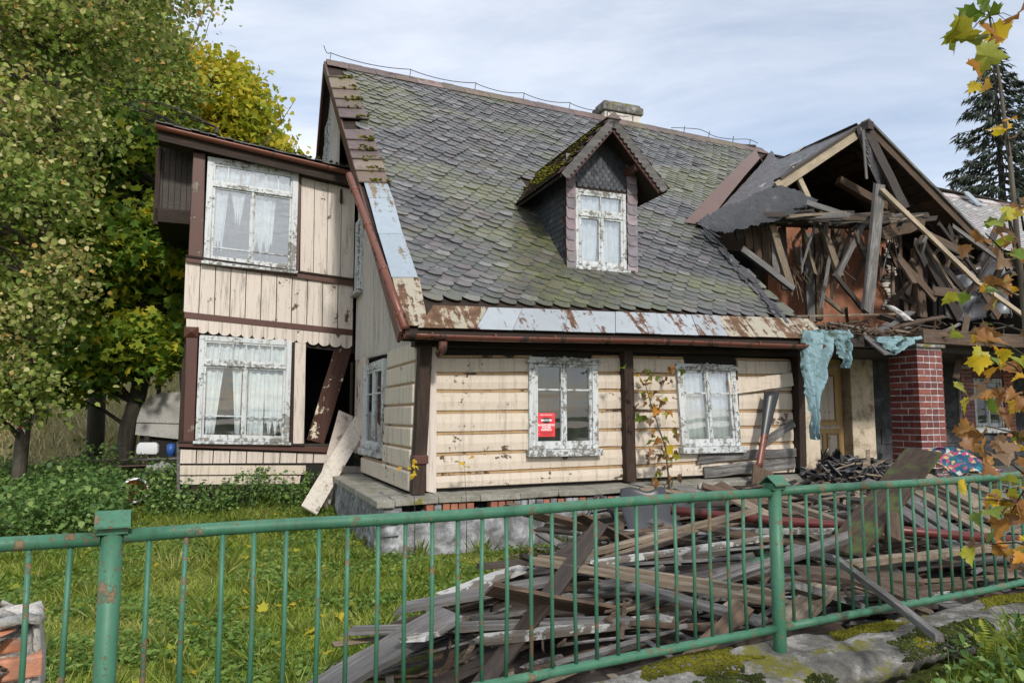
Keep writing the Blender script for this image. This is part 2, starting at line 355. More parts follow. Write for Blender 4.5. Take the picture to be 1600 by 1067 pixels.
def M_green():
    t = NT('chipped_green_fence_paint'); v = t.co(); n = t.noise(v, 26, 9, .75); b = t.noise(v, 6, 7, .7); m = t.m('ADD', t.m('MULTIPLY', n, .5), t.m('MULTIPLY', b, .5))
    k = t.rng(m, .548, .562); c0 = t.mix(t.rng(b, .3, .7), (.030, .12, .072), (.07, .20, .125)); c0 = t.mix(t.rng(n, .58, .66, 0, .55), c0, (.16, .22, .13))
    c0 = t.mix(t.rng(t.noise(t.co((6, 6, .8)), 3, 6, .7), .5, .7, 0, .55), c0, (.035, .05, .03))
    c = t.mix(k, c0, t.mix(t.rng(n, .4, .7), (.10, .05, .03), (.22, .17, .10)))
    return t.bsdf(c, t.rng(k, 0, 1, .5, .9), t.bump(t.m('SUBTRACT', t.m('MULTIPLY', b, .4), k), .6, .003))
MAT['green'] = M_green()
def M_leaf(name, stops, tr=.45, pos=0):
    t = NT(name); a = t.attr()
    if pos: a = t.m('ADD', t.m('MULTIPLY', a, 1-pos), t.m('MULTIPLY', t.rng(t.noise(t.co(), .45, 3), .3, .7), pos))
    c = t.ramp(a, stops)
    d = t.n('BsdfPrincipled', {'Base Color': c, 'Roughness': .5, 'Specular IOR Level': .35}); b = t.n('BsdfTranslucent', {0: t.mix(.5, c, (.9, .95, .3), 'MULTIPLY')})
    b2 = t.n('BsdfTranslucent', {0: c})
    m = t.n('MixShader', {0: tr, 1: d.outputs[0], 2: b2.outputs[0]}); t.t.nodes.remove(b)
    t.t.links.new(m.outputs[0], t.o.inputs[0]); return t.mat
MAT['leaf_green'] = M_leaf('green_maple_leaves', [(0, (.07, .13, .02)), (.35, (.17, .26, .04)), (.65, (.40, .42, .05)), (.9, (.62, .50, .06)), (1, (.55, .32, .05))])
MAT['leaf_dark'] = M_leaf('dark_maple_leaves', [(0, (.05, .12, .02)), (.4, (.14, .26, .035)), (.7, (.38, .46, .05)), (1, (.75, .64, .06))])
MAT['leaf_pale'] = M_leaf('pale_green_curled_leaves', [(0, (.07, .12, .025)), (.35, (.19, .28, .05)), (.65, (.42, .46, .13)), (.88, (.72, .66, .34)), (1, (.65, .42, .12))])
MAT['leaf_yellow'] = M_leaf('yellow_autumn_leaves', [(0, (.10, .17, .02)), (.3, (.26, .33, .03)), (.6, (.55, .49, .04)), (.85, (.66, .46, .05)), (1, (.34, .15, .04))], pos=.4)
MAT['leaf_thuja'] = M_leaf('feathery_green_sprays', [(0, (.06, .12, .02)), (.45, (.18, .27, .05)), (.85, (.36, .40, .09)), (1, (.48, .28, .08))], .3)
MAT['spruce'] = M_leaf('dark_spruce_needles', [(0, (.022, .035, .022)), (.6, (.045, .065, .04)), (1, (.09, .10, .07))], .15)
MAT['grass'] = M_leaf('lawn_grass', [(0, (.13, .22, .03)), (.4, (.31, .43, .06)), (.75, (.54, .58, .15)), (1, (.78, .70, .40))], .5, pos=.35)
MAT['grass_dry'] = M_leaf('dry_tall_grass', [(0, (.34, .31, .13)), (.6, (.52, .46, .24)), (1, (.66, .60, .38))], .35)
MAT['weed'] = M_leaf('nettle_leaves', [(0, (.06, .13, .035)), (.55, (.13, .24, .06)), (1, (.28, .38, .11))], .35)
def M_bigleaf(name, c1, c2, c3):
    t = NT(name); r = t.orand(); n = t.noise(t.co(), 16, 6, .7, .6)
    c = t.ramp(t.m('ADD', t.m('MULTIPLY', r, .55), t.m('MULTIPLY', n, .5)), [(.2, c1), (.5, c2), (.75, c3)])
    d = t.n('BsdfPrincipled', {'Base Color': c, 'Roughness': .5}); b = t.n('BsdfTranslucent', {0: c}); m = t.n('MixShader', {0: .45, 1: d.outputs[0], 2: b.outputs[0]})
    t.t.links.new(m.outputs[0], t.o.inputs[0]); return t.mat
MAT['big_yellow'] = M_bigleaf('yellow_maple_leaf', (.62, .50, .03), (.72, .50, .03), (.60, .26, .03))
MAT['big_brown'] = M_bigleaf('withered_orange_brown_maple_leaf', (.50, .24, .04), (.28, .13, .05), (.26, .17, .10))
MAT['big_green'] = M_bigleaf('green_yellow_maple_leaf', (.13, .21, .03), (.22, .30, .04), (.48, .44, .05))
MAT['bark'] = M_wood('grey_brown_bark', (.10, .085, .065), (.20, .175, .14), 'z', 12)
MAT['bark_dark'] = M_wood('dark_bark', (.045, .04, .03), (.10, .09, .07), 'z', 12)
def M_ground():
    t = NT('grassy_soil'); v = t.co(); n = t.noise(v, 1.7, 10, .65); f = t.noise(v, 30, 6, .7)
    c = t.mix(t.rng(n, .35, .65), (.075, .11, .022), (.13, .14, .04)); c = t.mix(t.rng(f, .45, .7), c, (.05, .038, .025))
    y = t.n('SeparateXYZ', {0: v}).outputs[1]
    straw = t.ramp(t.noise(t.co((1, 1, 1)), .35, 8, .7), [(.35, (.17, .17, .06)), (.5, (.30, .27, .13)), (.65, (.12, .14, .05))])
    c = t.mix(t.rng(y, 17, 21), c, straw)
    return t.bsdf(c, .95, t.bump(f, .8, .03), spec=.15)
MAT['ground'] = M_ground()
MAT['fabric'] = (lambda t: t.bsdf(t.n('ValToRGB', {0: t.n('TexVoronoi', {'Vector': t.co((1, 1.6, 1)), 'Scale': 17.}).outputs['Color']}).outputs[0], .85))(NT('patterned_fabric'))
_r = [n for n in MAT['fabric'].node_tree.nodes if n.type == 'VALTORGB'][0].color_ramp
_r.interpolation = 'CONSTANT'; _r.elements[0].color = (.01, .085, .12, 1); _r.elements[1].position = .42; _r.elements[1].color = (.02, .05, .12, 1)
for p_, c_ in ((.55, (.42, .30, .12, 1)), (.66, (.3, .06, .12, 1)), (.78, (.45, .44, .4, 1)), (.86, (.01, .16, .22, 1))):
    k_ = _r.elements.new(p_); k_.color = c_
MAT['board_cream'] = M_paint('cream_board_paint', (.62, .57, .50), (.24, .19, .15), .42, .7, 'x')
MAT['board_pink'] = M_paint('grey_pink_board_paint', (.48, .41, .36), (.2, .15, .12), .45, .7, 'x')
MAT['ochre_door'] = M_paint('ochre_door_paint', (.48, .32, .13), (.22, .13, .06), .25, .4, 'z')
MAT['peel_dark'] = M_wood('dark_brown_wet_board', (.055, .034, .024), (.12, .085, .05), dark=.3, moss=.5)
MAT['metal_grey'] = M_metal('dull_grey_sheet', (.20, .21, .23), (.12, .09, .08), .2)
MAT['cover'] = M_stone('weathered_grey_panel', (.30, .29, .27), (.42, .41, .39), (.48, .47, .45), 2)
MAT['fernm'] = M_leaf('fern_fronds', [(0, (.20, .28, .03)), (1, (.42, .42, .06))])
MAT['weed_light'] = M_leaf('lawn_weed_leaves', [(0, (.09, .18, .03)), (.7, (.20, .32, .06)), (1, (.34, .42, .12))])
MAT['bag'] = M_trans('dirty_translucent_plastic', (.45, .47, .44), .4, spots=(.20, .22, .14))
MAT['tape'] = (lambda t: t.bsdf(t.mix(t.rng(t.n('TexWave', {'Vector': t.co(), 'Scale': 3.}).outputs[0], .49, .51), (.7, .7, .7), (.5, .03, .03)), .5))(NT('red_white_tape'))
# ================================================================== THE SETTING
def gz(x, y):
    d, e = toF(x, y); z = .03*mnoise.noise(Vector((x*.8, y*.8, 0)))
    z += .25 * sm(10.5, 14, y) * sm(1, -2, x)
    z += .46 * sm(2.2, 3.6, d) * sm(-2.2, -.75, e) * (1 if e < .1 else 0)
    if y > 19: z += min(22, .20*(y-19) + .5*mnoise.noise(Vector((x*.1, y*.1, 3)))*sm(19, 25, y))
    return z
def graded(lo, hi, a, b, fine, coarse):
    r = []; x = a
    while x < b: r.append(x); x += fine
    k = fine; x = a
    while x > lo: k = min(k*1.35, coarse); x -= k; r.insert(0, x)
    k = fine; x = b
    while x < hi: r.append(x); k = min(k*1.35, coarse); x += k
    r.append(hi); return r
gx = graded(-260, 260, -9, 9, .22, 18); gy = graded(-30, 400, .5, 20, .22, 18)
g = MB(); g.v = [(x, y, gz(x, y)) for y in gy for x in gx]; nx = len(gx)
g.f = [(j*nx+i, j*nx+i+1, (j+1)*nx+i+1, (j+1)*nx+i) for j in range(len(gy)-1) for i in range(nx-1)]; g.a = [0]*len(g.f); g.m = [0]*len(g.f)
tag(g.build('ground', MAT['ground'], smooth=True), kind='structure')

# ================================================================== THE HOUSE
H = empty('house', (HC[0], HC[1], 0), HA)
tag(H, 'dilapidated cream wooden house with slate roof, dormer, leaning bay and collapsed right wing', 'house')
def part(name, mb, mat, smooth=False, bevel=0, parent=None): return mb.build(name, MAT[mat] if isinstance(mat, str) else mat, parent or H, smooth, bevel)

def window(name, p0, w, h, rz=0, outer=.09, cols=2, tz=None, tn=0, mid=None, sill=.05, crown=False, shear=0, curtains=(), tcurt=(), glass='glass', out_=.035, tglass=None, sag=0):
    """an outer casing with two sashes; local x along the wall, z up, -y outwards"""
    e = empty(name, p0, rz, H)
    fx = lambda v: Vector((v.x + shear*v.z, v.y, v.z + sag*v.x))
    def bp(n, mb, m, bev=.004): mb.map(fx); return mb.build(n, MAT[m], e, bevel=bev)
    bp('casing', MB().box((0, -out_, 0), (outer, .07, h)), 'white'); bp('casing', MB().box((w-outer, -out_, 0), (w, .07, h)), 'white')
    bp('casing', MB().box((outer, -out_+.004, h-outer), (w-outer, .07, h)), 'white_x'); bp('casing', MB().box((outer, -out_+.003, 0), (w-outer, .07, outer*.6)), 'white_x')
    top = h - outer; bot = outer*.6
    if tz:
        c = MB(); c.box((outer, -out_+.006, tz-.035), (w-outer, .06, tz+.035)); c.box((outer, -out_-.015, tz-.045), (w-outer, -out_+.004, tz-.022)); bp('transom', c, 'white_x')
        x0, x1 = outer, w-outer; z0, z1 = tz+.035, top
        c = MB()
        c.box((x0, -.015, z0), (x1, .035, z0+.03)); c.box((x0, -.015, z1-.03), (x1, .035, z1)); c.box((x0, -.0145, z0+.03), (x0+.03, .0345, z1-.03)); c.box((x1-.03, -.0145, z0+.03), (x1, .0345, z1-.03))
        pw = (x1-x0-.06)/tn
        for i in range(1, tn): c.box((x0+.03+pw*i-.011, -.008, z0+.03), (x0+.03+pw*i+.011, .03, z1-.03))
        bp('glazing_bar', c, 'white', .002)
        for i in range(tn): bp('pane', MB().box((x0+.03+pw*i+.012, .009, z0+.03), (x0+.03+pw*(i+1)-.012, .013, z1-.03)), tglass or glass, 0)
        if tcurt:
            for (a0, a1, b0) in tcurt: curt(e, fx, x0+(x1-x0)*a0, x0+(x1-x0)*a1, z0+(z1-z0)*b0, z1, .07)
        top = tz-.035
    x0, x1 = outer, w-outer; sw = (x1-x0)/cols
    for i in range(cols):
        a, b = x0+sw*i+.002, x0+sw*(i+1)-.002; r = .038
        s_ = MB(); s_.box((a, -.02, bot), (a+r, .03, top)); s_.box((b-r, -.02, bot), (b, .03, top)); s_.box((a+r, -.019, bot), (b-r, .029, bot+.05)); s_.box((a+r, -.019, top-r), (b-r, .029, top))
        zs = [bot+.05, top-r]
        if mid:
            for q in mid:
                zm = bot + (top-bot)*q; s_.box((a+r, -.012, zm-.011), (b-r, .025, zm+.011)); zs.insert(-1, zm)
        bp('sash', s_, 'white', .003)
        for k in range(len(zs)-1): bp('pane', MB().box((a+r-.002, .006, zs[k]+(.011 if k else 0)), (b-r+.002, .010, zs[k+1]-(.011 if k < len(zs)-2 else 0))), glass, 0)
    if cols == 2: bp('centre_bar', MB().box((x0+sw-.018, -.034, bot), (x0+sw+.018, -.0205, top)), 'white')
    if sill: bp('sill', MB().box((-.03, -out_-.06, -sill-.01), (w+.03, .03, -.004)), 'white_x', .006)
    if crown:
        poly = [(-.03, 0), (w+.03, 0), (w+.04, .05), (w+.01, .085), (w-.06, .09), (w-.13, .06), (w-.24, .07), (w/2+.17, .115), (w/2+.09, .13), (w/2+.05, .105), (w/2, .15), (w/2-.05, .105), (w/2-.09, .13), (w/2-.17, .115), (.24, .07), (.13, .06), (.06, .09), (-.01, .085), (-.04, .05)]
        bp('crown_board', MB().prism([(x, -out_-.022, h+z*.72-.085) for x, z in poly][::-1], (0, .021, 0)), 'white_x', .004)
    for cu in curtains: curt(e, fx, x0+(x1-x0)*cu[0], x0+(x1-x0)*cu[1], bot+(top-bot)*cu[2], top, .085, *(cu[3:] if len(cu) > 3 else ()))
    return e
def curt(e, fx, x0, x1, z0, z1, y, tx0=0, tx1=0, rag=0):
    ph = RND.random()*9; n = int(max(8, (x1-x0)*55))
    def fn(u, v):      # v: 0 top .. 1 bottom ; tx0/tx1 pull the bottom corners inward
        z = z1 + (z0-z1)*v*(1 - rag*(.5+.5*math.sin(u*17+ph))*.5)
        xa = x0 + tx0*v; xb = x1 + tx1*v
        return (xa+(xb-xa)*u, y + .018*math.sin(u*n*.9+ph+v*1.5)+.01*math.sin(u*n*2.3+v*3), z)
    m = MB().sheet(fn, n*2, 8, .002); m.map(fx); m.build('curtain', MAT['curtain'], e, smooth=True)
def wallgrid(name, s0, s1, z0, z1, t0, t1, holes, mat='dark', side=False):
    xs = sorted({s0, s1, *[h[0] for h in holes], *[h[1] for h in holes]}); zs = sorted({z0, z1, *[h[2] for h in holes], *[h[3] for h in holes]})
    xs = [x for x in xs if s0 <= x <= s1]; zs = [z for z in zs if z0 <= z <= z1]; m = MB()
    for i in range(len(xs)-1):
        for j in range(len(zs)-1):
            cx, cz = (xs[i]+xs[i+1])/2, (zs[j]+zs[j+1])/2
            if any(h[0] < cx < h[1] and h[2] < cz < h[3] for h in holes): continue
            if side: m.box((t0, xs[i], zs[j]), (t1, xs[i+1], zs[j+1]))
            else: m.box((xs[i], t0, zs[j]), (xs[i+1], t1, zs[j+1]))
    return part(name, m, mat)
# ---- inner walls and floor (dark shell with the real openings)
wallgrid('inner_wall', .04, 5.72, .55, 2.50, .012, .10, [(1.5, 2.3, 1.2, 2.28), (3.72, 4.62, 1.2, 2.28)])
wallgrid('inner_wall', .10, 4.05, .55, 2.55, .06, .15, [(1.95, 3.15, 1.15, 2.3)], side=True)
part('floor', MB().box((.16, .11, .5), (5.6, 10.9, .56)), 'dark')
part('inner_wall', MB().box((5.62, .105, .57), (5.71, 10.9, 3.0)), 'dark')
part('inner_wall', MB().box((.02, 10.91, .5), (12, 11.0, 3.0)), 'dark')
# ---- front log siding
zy = lambda px, py: Q(px, py, 0).z
gL = [(556, 556), (583, 582), (610, 609), (643, 640), (676, 670), (709, 698), (740, 727), (764, 750)]
gR = [(557, 562), (584, 586), (611, 612), (641, 641), (671, 664), (699, 690), (727, 712), (748, 738)]
def siding(rows, pa, pb, sa_, sb_, holes):
    for i in range(len(rows)-1):
        zt = (zy(pa, rows[i][0]), zy(pb, rows[i][1])); zb = (zy(pa, rows[i+1][0]), zy(pb, rows[i+1][1]))
        # break at window openings
        segs = [(sa_, sb_)]
        for (h0, h1, hz0, hz1) in holes:
            zm = (zt[0]+zb[0])/2
            if hz0 < zm < hz1: segs = [(a, min(b, h0)) for a, b in segs if a < h0] + [(max(a, h1), b) for a, b in segs if b > h1]
        for a, b in segs:
            f = lambda s, zz: zz[0] + (zz[1]-zz[0])*(s-sa_)/(sb_-sa_)
            w1 = RND.uniform(-.006, .006); w2 = RND.uniform(-.006, .006); n = 6; g_ = .021; m = MB()
            for k in range(n):
                x0 = a+(b-a)*k/n; x1 = a+(b-a)*(k+1)/n
                def ring(x):
                    u = (x-a)/(b-a); t_, q = f(x, zt)-g_+w1*math.sin(u*3), f(x, zb)+.004+w2*math.sin(u*4)
                    return [(x, -.012, q), (x, -.046, q+.012), (x, -.055, (t_+q)/2), (x, -.046, t_-.012), (x, -.012, t_)]
                if k == 0: vs = ring(x0)
                vs = vs + ring(x1)
            fs = [(k*5+q, k*5+5+q, k*5+6+q, k*5+q+1) for k in range(n) for q in range(4)] + [tuple(range(5)), tuple(n*5+q for q in range(4, -1, -1))]
            part('siding_plank', m.add(vs, [tuple(reversed(f_)) for f_ in fs]), 'cream')
        for a, b in segs:
            m = MB(); z0a, z0b = f(a, zt), f(b, zt)
            m.hexa([(a, -.030, z0a-.022), (b, -.030, z0b-.022), (b, .010, z0b-.022), (a, .010, z0a-.022), (a, -.030, z0a+.004), (b, -.030, z0b+.004), (b, .010, z0b+.004), (a, .010, z0a+.004)])
            part('joint_strip', m, 'cream_strip')
HW = [(1.47, 2.33, 1.16, 2.3), (3.75, 4.66, 1.16, 2.3)]
siding(gL, 680, 970, .20, 2.77, HW)
siding(gR, 992, 1240, 2.93, 5.62, HW)
part('corner_board', MB().hexa([(.085, -.062, .70), (.21, -.062, .67), (.21, -.01, .67), (.085, -.01, .70), (.075, -.062, 2.46), (.195, -.062, 2.46), (.195, -.01, 2.46), (.075, -.01, 2.46)]), 'cream_v', bevel=.004)
# loose warped pieces at the right end
part('loose_siding_plank', MB().beam(Q(1139, 606, -.09), Q(1238, 592, -.10), .19, .025, seg=5, jit=.03), 'cream')
part('cracked_grey_plank', MB().beam(Q(1092, 716, -.08), Q(1240, 706, -.09), .12, .03, seg=5, jit=.1, ends=.06), 'wood_grey')
part('grey_brace', MB().beam(Q(1191, 694, -.11), Q(1240, 660, -.10), .11, .03, seg=3, jit=.05), 'wood_grey')
part('grey_base_plank', MB().beam(Q(1100, 738, -.085), Q(1242, 722, -.085), .15, .03, seg=5, jit=.05), 'wood_grey')
# ---- posts and head beam
for (a, b, w) in (((664, 540), (652, 772), .15), ((978, 548), (983, 752), .14), ((1246, 556), (1250, 728), .12)):
    pa, pb = Q(*a, -.09), Q(*b, -.09)
    part('post', MB().beam((pb.x, -.09, pb.z), (pa.x, -.09, pa.z), w, .15, seg=4, jit=.03), 'darkbrown', bevel=.006)
part('post_collar', MB().box((-.10, -.19, 1.03), (.075, .005, 1.13)), 'brown', bevel=.006)
part('head_beam', MB().hexa([(-.1, -.16, 2.42), (5.85, -.16, 2.46), (5.85, .05, 2.46), (-.1, .05, 2.42), (-.1, -.16, 2.53), (5.85, -.16, 2.60), (5.85, .05, 2.60), (-.1, .05, 2.53)]), 'darkbrown_x', bevel=.008)
part('soffit', MB().hexa([(-.3, -.46, 2.50), (5.86, -.46, 2.60), (5.86, -.17, 2.60), (-.3, -.17, 2.50), (-.3, -.46, 2.53), (5.86, -.46, 2.635), (5.86, -.17, 2.635), (-.3, -.17, 2.53)]), 'darkbrown_x')
part('fascia', MB().hexa([(-.3, -.50, 2.47), (5.86, -.50, 2.56), (5.86, -.47, 2.56), (-.3, -.47, 2.47), (-.3, -.50, 2.555), (5.86, -.50, 2.65), (5.86, -.47, 2.65), (-.3, -.47, 2.555)]), 'darkbrown_x')
# ---- front windows
w1 = window('window', (1.40, -.062, 1.17), .98, 1.17, outer=.085, mid=[.68], crown=True, sill=.08)
w2 = window('window', (3.66, -.072, 1.17), .98, 1.14, outer=.085, mid=[.68], crown=True, sill=.08, shear=-.062, glass='glass_sky', curtains=[(0, .5, 0), (.5, 1, 0)])
# ---- ledge and foundation
m = MB(); n = 12
for k in range(n):
    a, b = -.35+6.1*k/n, -.35+6.1*(k+1)/n
    zz = lambda s: .655 + .012*s + .006*math.sin(s*5)
    part('ledge_stone', MB().hexa([(a, -.36+.02*math.sin(k*3), zz(a)-.07), (b-.004, -.36+.02*math.sin(k*3), zz(b)-.07), (b-.004, .02, zz(b)-.07), (a, .02, zz(a)-.07), (a, -.36, zz(a)), (b-.004, -.36, zz(b)), (b-.004, .02, zz(b)+.02), (a, .02, zz(a)+.02)]), 'ledge', bevel=.008)
part('ledge_stone', MB().box((-.56, -.37, .56), (-.355, 4.0, .645)), 'ledge', bevel=.012)
part('ledge_stone', MB().box((-.35, .022, .57), (-.02, 4.0, .64)), 'ledge', bevel=.01)
for k in range(30):
    a = .02 + k*.098
    if RND.random() < .93: part('foundation_brick', MB().box((a, -.33+RND.uniform(-.012, .015), .475), (a+.085, -.18, .583+RND.uniform(-.01, .0))), 'brick_old' if RND.random() < .55 else 'rubble', bevel=.006)
def rough_block(x0, x1, y0, y1, z0, z1, amp, nx, nz, face='y'):
    m = MB()
    def fn(u, v):
        if face == 'y': x, y, z = x0+(x1-x0)*u, y0, z0+(z1-z0)*v; d = amp*mnoise.fractal(Vector((x*3, z*3, 1)), 1., 2., 4); return (x, y+d, z)
        x, y, z = x0, y1+(y0-y1)*u, z0+(z1-z0)*v; d = amp*mnoise.fractal(Vector((y*3, z*3, 5)), 1., 2., 4); return (x+d, y, z)
    return m.sheet(lambda u, v: fn(1-u, v) if False else fn(u, v), nx, nz, .2)
part('foundation_wall', rough_block(-.44, 5.75, -.27, -.1, -.1, .50, .07, 150, 18), 'rubble', smooth=True)
part('foundation_wall', rough_block(-.50, -.3, -.31, 4.0, -.1, .57, .07, 110, 18, 'x'), 'rubble', smooth=True)
part('foundation_core', MB().box((-.3, -.08, -.1), (5.7, 4.4, .55)), 'render_dark')
# ---- side wall under the battens: stacked log ends, flat panels, narrow window
for i in range(7):
    z1_ = 2.50-(i)*.262; z0_ = z1_-.238
    for (a, b) in ([(.05, 1.70)] if .9 < z0_ and z1_ < 2.6 else [(.05, 3.35)]):
        lean = .06*i/6
        part('log_plank', MB().hexa([(-.05-lean, a, z0_), (-.05-lean, b, z0_), (.0, b, z0_), (.0, a, z0_), (-.05-lean, a, z1_), (-.05-lean, b, z1_), (.0, b, z1_), (.0, a, z1_)][::1]), 'cream', bevel=.022)
        part('joint_strip', MB().box((-.012-lean, a, z1_+.001), (.03, b, z1_+.023)), 'cream_strip')
part('wall_panel', MB().box((-.06, 3.38, .95), (0, 4.35, 2.55)), 'cream_v', bevel=.005)
window('window', (-.055, 3.36, 1.08), 1.60, 1.33, rz=-math.pi/2, outer=.12, mid=[.68], sill=.08, curtains=[(0, .42, 0), (.55, 1, 0)], sag=0)
# ---- battened upper side wall with a zigzag hem
def roofin(t): return roofz(0, t) - .07
tt = .35
while tt < 4.42:
    b = tt+.105; zl = 2.46+.036*(tt-.35)
    part('wall_batten', MB().hexa([(-.035, tt, zl), (-.035, b-.008, zl), (-.01, b-.008, zl), (-.01, tt, zl), (-.035, tt, roofin(tt)), (-.035, b-.008, roofin(b)), (-.01, b-.008, roofin(b)), (-.01, tt, roofin(tt))]), 'pale_v')
    part('cover_strip', MB().hexa([(-.052, b-.022, zl-.04), (-.052, b+.008, zl-.015), (-.0355, b+.008, zl-.015), (-.0355, b-.022, zl-.04), (-.052, b-.022, roofin(b)), (-.052, b+.008, roofin(b)), (-.0355, b+.008, roofin(b)), (-.0355, b-.022, roofin(b))]), 'pale_v')
    tt = b
part('gable_lining', MB().prism([(-.009, .2, 2.5), (-.009, 10.8, 2.5), (-.009, 5.5, roofz(0, 5.5)-.12)][::1], (.05, 0, 0)), 'darkbrown')
window('window', (-.07, 4.40, 3.75), .60, 1.28, rz=-math.pi/2, outer=.07, mid=[.55], sill=.06)
# upper gable above the bay roof, nearly flush with the verge
tt = 4.6; gs = -.42
while tt < 8.4:
    b = tt+.15; zl = 5.4; zt_ = lambda t: roofz(-.4, t)-.09
    if not 5.75 < tt+.07 < 6.35:
        part('wall_batten', MB().hexa([(gs, tt, zl), (gs, b-.012, zl), (gs+.03, b-.012, zl), (gs+.03, tt, zl), (gs, tt, zt_(tt)), (gs, b-.012, zt_(b)), (gs+.03, b-.012, zt_(b)), (gs+.03, tt, zt_(tt))]), 'pale_v')
        part('cover_strip', MB().hexa([(gs-.018, b-.035, zl), (gs-.018, b+.02, zl), (gs-.001, b+.02, zl), (gs-.001, b-.035, zl), (gs-.018, b-.035, zt_(b)), (gs-.018, b+.02, zt_(b)), (gs-.001, b+.02, zt_(b)), (gs-.001, b-.035, zt_(b))]), 'pale_v')
    else: part('wall_batten', MB().box((gs, tt, 7.5), (gs+.03, b-.01, zt_(tt))), 'pale_v')
    tt = b
part('gable_lining', MB().prism([(gs+.04, 4.4, 5.4), (gs+.04, 8.6, 5.4), (gs+.04, 5.5, 8.2)][::1], (.04, 0, 0)), 'darkbrown')
window('window', (gs-.01, 6.34, 6.2), .60, 1.28, rz=-math.pi/2, outer=.06, mid=[.5], sill=.03)
# ---- roof deck and verge boards
def rp(s, t, h=0):
    dz = (roofz(s, t+.01)-roofz(s, t-.01))/.02; n = Vector((0, -dz, 1)).normalized(); return Vector((s, t, roofz(s, t))) + n*h
VL = lambda t: -.33 - .24*(t+.5)/6      # left verge
p_V0 = R(1085, 354); p_Vt = R(1196, 238); p_Er = R(1286, 531)
def VR(t):
    if t < p_V0.y: return p_Er.x + (p_V0.x-p_Er.x)*(t+.5)/(p_V0.y+.5)
    return p_V0.x + (p_Vt.x-p_V0.x)*(t-p_V0.y)/(p_Vt.y-p_V0.y)
part('roof_deck', MB().sheet(lambda u, v: rp(VL(-.5+6*v) + (VR(-.5+6*v)+.05-VL(-.5+6*v))*u, -.5+6*v, -.01), 24, 24, .05), 'darkbrown_x')
part('roof_deck', MB().sheet(lambda u, v: (VL(5.5) + (22-VL(5.5))*u, 5.5+6*v, roofz(VL(5.5)+(22-VL(5.5))*u, 5.5+6*v-.001)-.03), 4, 4, .05), 'darkbrown_x')
for sgn in (0, 1):
    T0, T1 = ((-.5, 5.5), (11.4, 5.5))[sgn]
    a, b = Vector((VL(T0 if sgn == 0 else 0)-.03, T0, roofz(0, T0)-.08)), Vector((VL(5.5)-.03, T1, roofz(0, 5.5)-.06))
    part('bargeboard', MB().beam(a, b, .17, .035, up=(-1, 0, 0), seg=10, jit=.01), 'brown_x', bevel=.005)
part('verge_soffit', MB().prism([(VL(0), -.45, 2.47), (VL(4.3), 4.3, 7.17), (-.02, 4.3, 7.17), (-.02, -.45, 2.47)], (0, .0, -.03)), 'darkbrown_x')
# ---- slates
def frame_at(s, t):
    e = .05; ds = (rp(s+e, t)-rp(s-e, t)).normalized(); n = ds.cross(rp(s, t+e)-rp(s, t-e)).normalized(); return ds, n.cross(ds), n
SL = [(-.5, .125), (-.44, .072), (-.30, .028), (-.10, -.008), (.12, -.028), (.32, -.03), (.44, -.01), (.5, .04)]
def slate_geo(mb, s, t, w, L, lift, rot, a, out=SL):
    ds, up, n = frame_at(s, t); c = rp(s, t); cr, sr = math.cos(rot), math.sin(rot); top = []; bot = []
    pts = [(x*w, y) for x, y in out] + [(w*.5, L), (-w*.5, L)]
    for x, y in pts:
        X, Y = x*cr-y*sr, x*sr+y*cr; h = lift*(1-max(0, y)/L) + .006
        p = c + ds*X + up*Y; top.append(p + n*h); bot.append(p + n*(h-.008))
    k = len(pts); mb.add(top+bot, [tuple(range(k))] + [(i+k, i+1+k, i+1, i) for i in range(k-3)] + [(2*k-3, 2*k-2, k-2, k-3), (k, 0, k-1, 2*k-1)], a)
tv = lambda px, py: R(px, py)
band = [tv(545, 110), tv(572, 205), tv(605, 287), tv(628, 360), tv(652, 436), tv(682, 486)]
def SLft(t):
    b = sorted(band, key=lambda p: p.y)
    if t <= b[0].y: return b[0].x - .0 + (b[0].y-t)*.0
    for p, q in zip(b, b[1:]):
        if t <= q.y: return p.x + (q.x-p.x)*(t-p.y)/(q.y-p.y)
    return b[-1].x
dpa = R(885, 420); dpb = R(992, 425); DT = (dpa.y+dpb.y)/2 + .02; DS0, DS1 = Q(885, 350, DT).x, Q(990, 350, DT).x
sl0, sl1 = R(815, 318), R(884, 440)
cand = []; rowh = .108; L_ = math.hypot(6, 5.9); nrow = int(L_/rowh); t_min = R(900, 486).y
i = 0; t = t_min
while t < 5.40:
    i += 1; t = t_min + i*rowh*6/L_ - .03; w = .215 + .03*(1-(t/5.5))
    s = SLft(t) - .06 + (i*.37 % 1)*w
    while s < VR(t)-.05:
        jt = t + RND.uniform(-.010, .010) + .016*math.sin(s*.9+i*.35) + .012*math.sin(s*2.3); rot = RND.uniform(-.035, .035) + .05*math.sin(i*.23+s*.35)
        slip = sl0.x < s < sl1.x and sl1.y < jt < sl0.y and RND.random() < .7
        if slip: rot += RND.uniform(-.22, .22); jt -= RND.uniform(0, .06)
        if RND.random() < .02: rot += RND.uniform(-.3, .3); jt -= .03
        inside = DS0+.05 < s < DS1-.05 and t > DT+.1 and t < DT+1.9
        gap = abs((s) - (p_V0.x+.12 + (t-p_V0.y)*(R(1222, 500).x-p_V0.x-.12)/(R(1222, 500).y-p_V0.y))) < .09 and t < p_V0.y
        if not inside and not gap and RND.random() > (.10 if slip else .002): cand.append((s, jt, w*RND.uniform(.98, 1.1), .27, (.021+RND.random()**2*.016)*(1.9 if slip else 1), rot, RND.random()))
        s += w
roof = empty('roof', (0, 0, 0), 0, H)
cand.sort(key=lambda c: (W(c[0], c[1]).x**2 + W(c[0], c[1]).y**2 + (roofz(c[0], c[1])-1.6)**2))
for c in cand[:290]:
    m = MB(); slate_geo(m, *c); m.build('slate', MAT['slate'], roof)
m = MB()
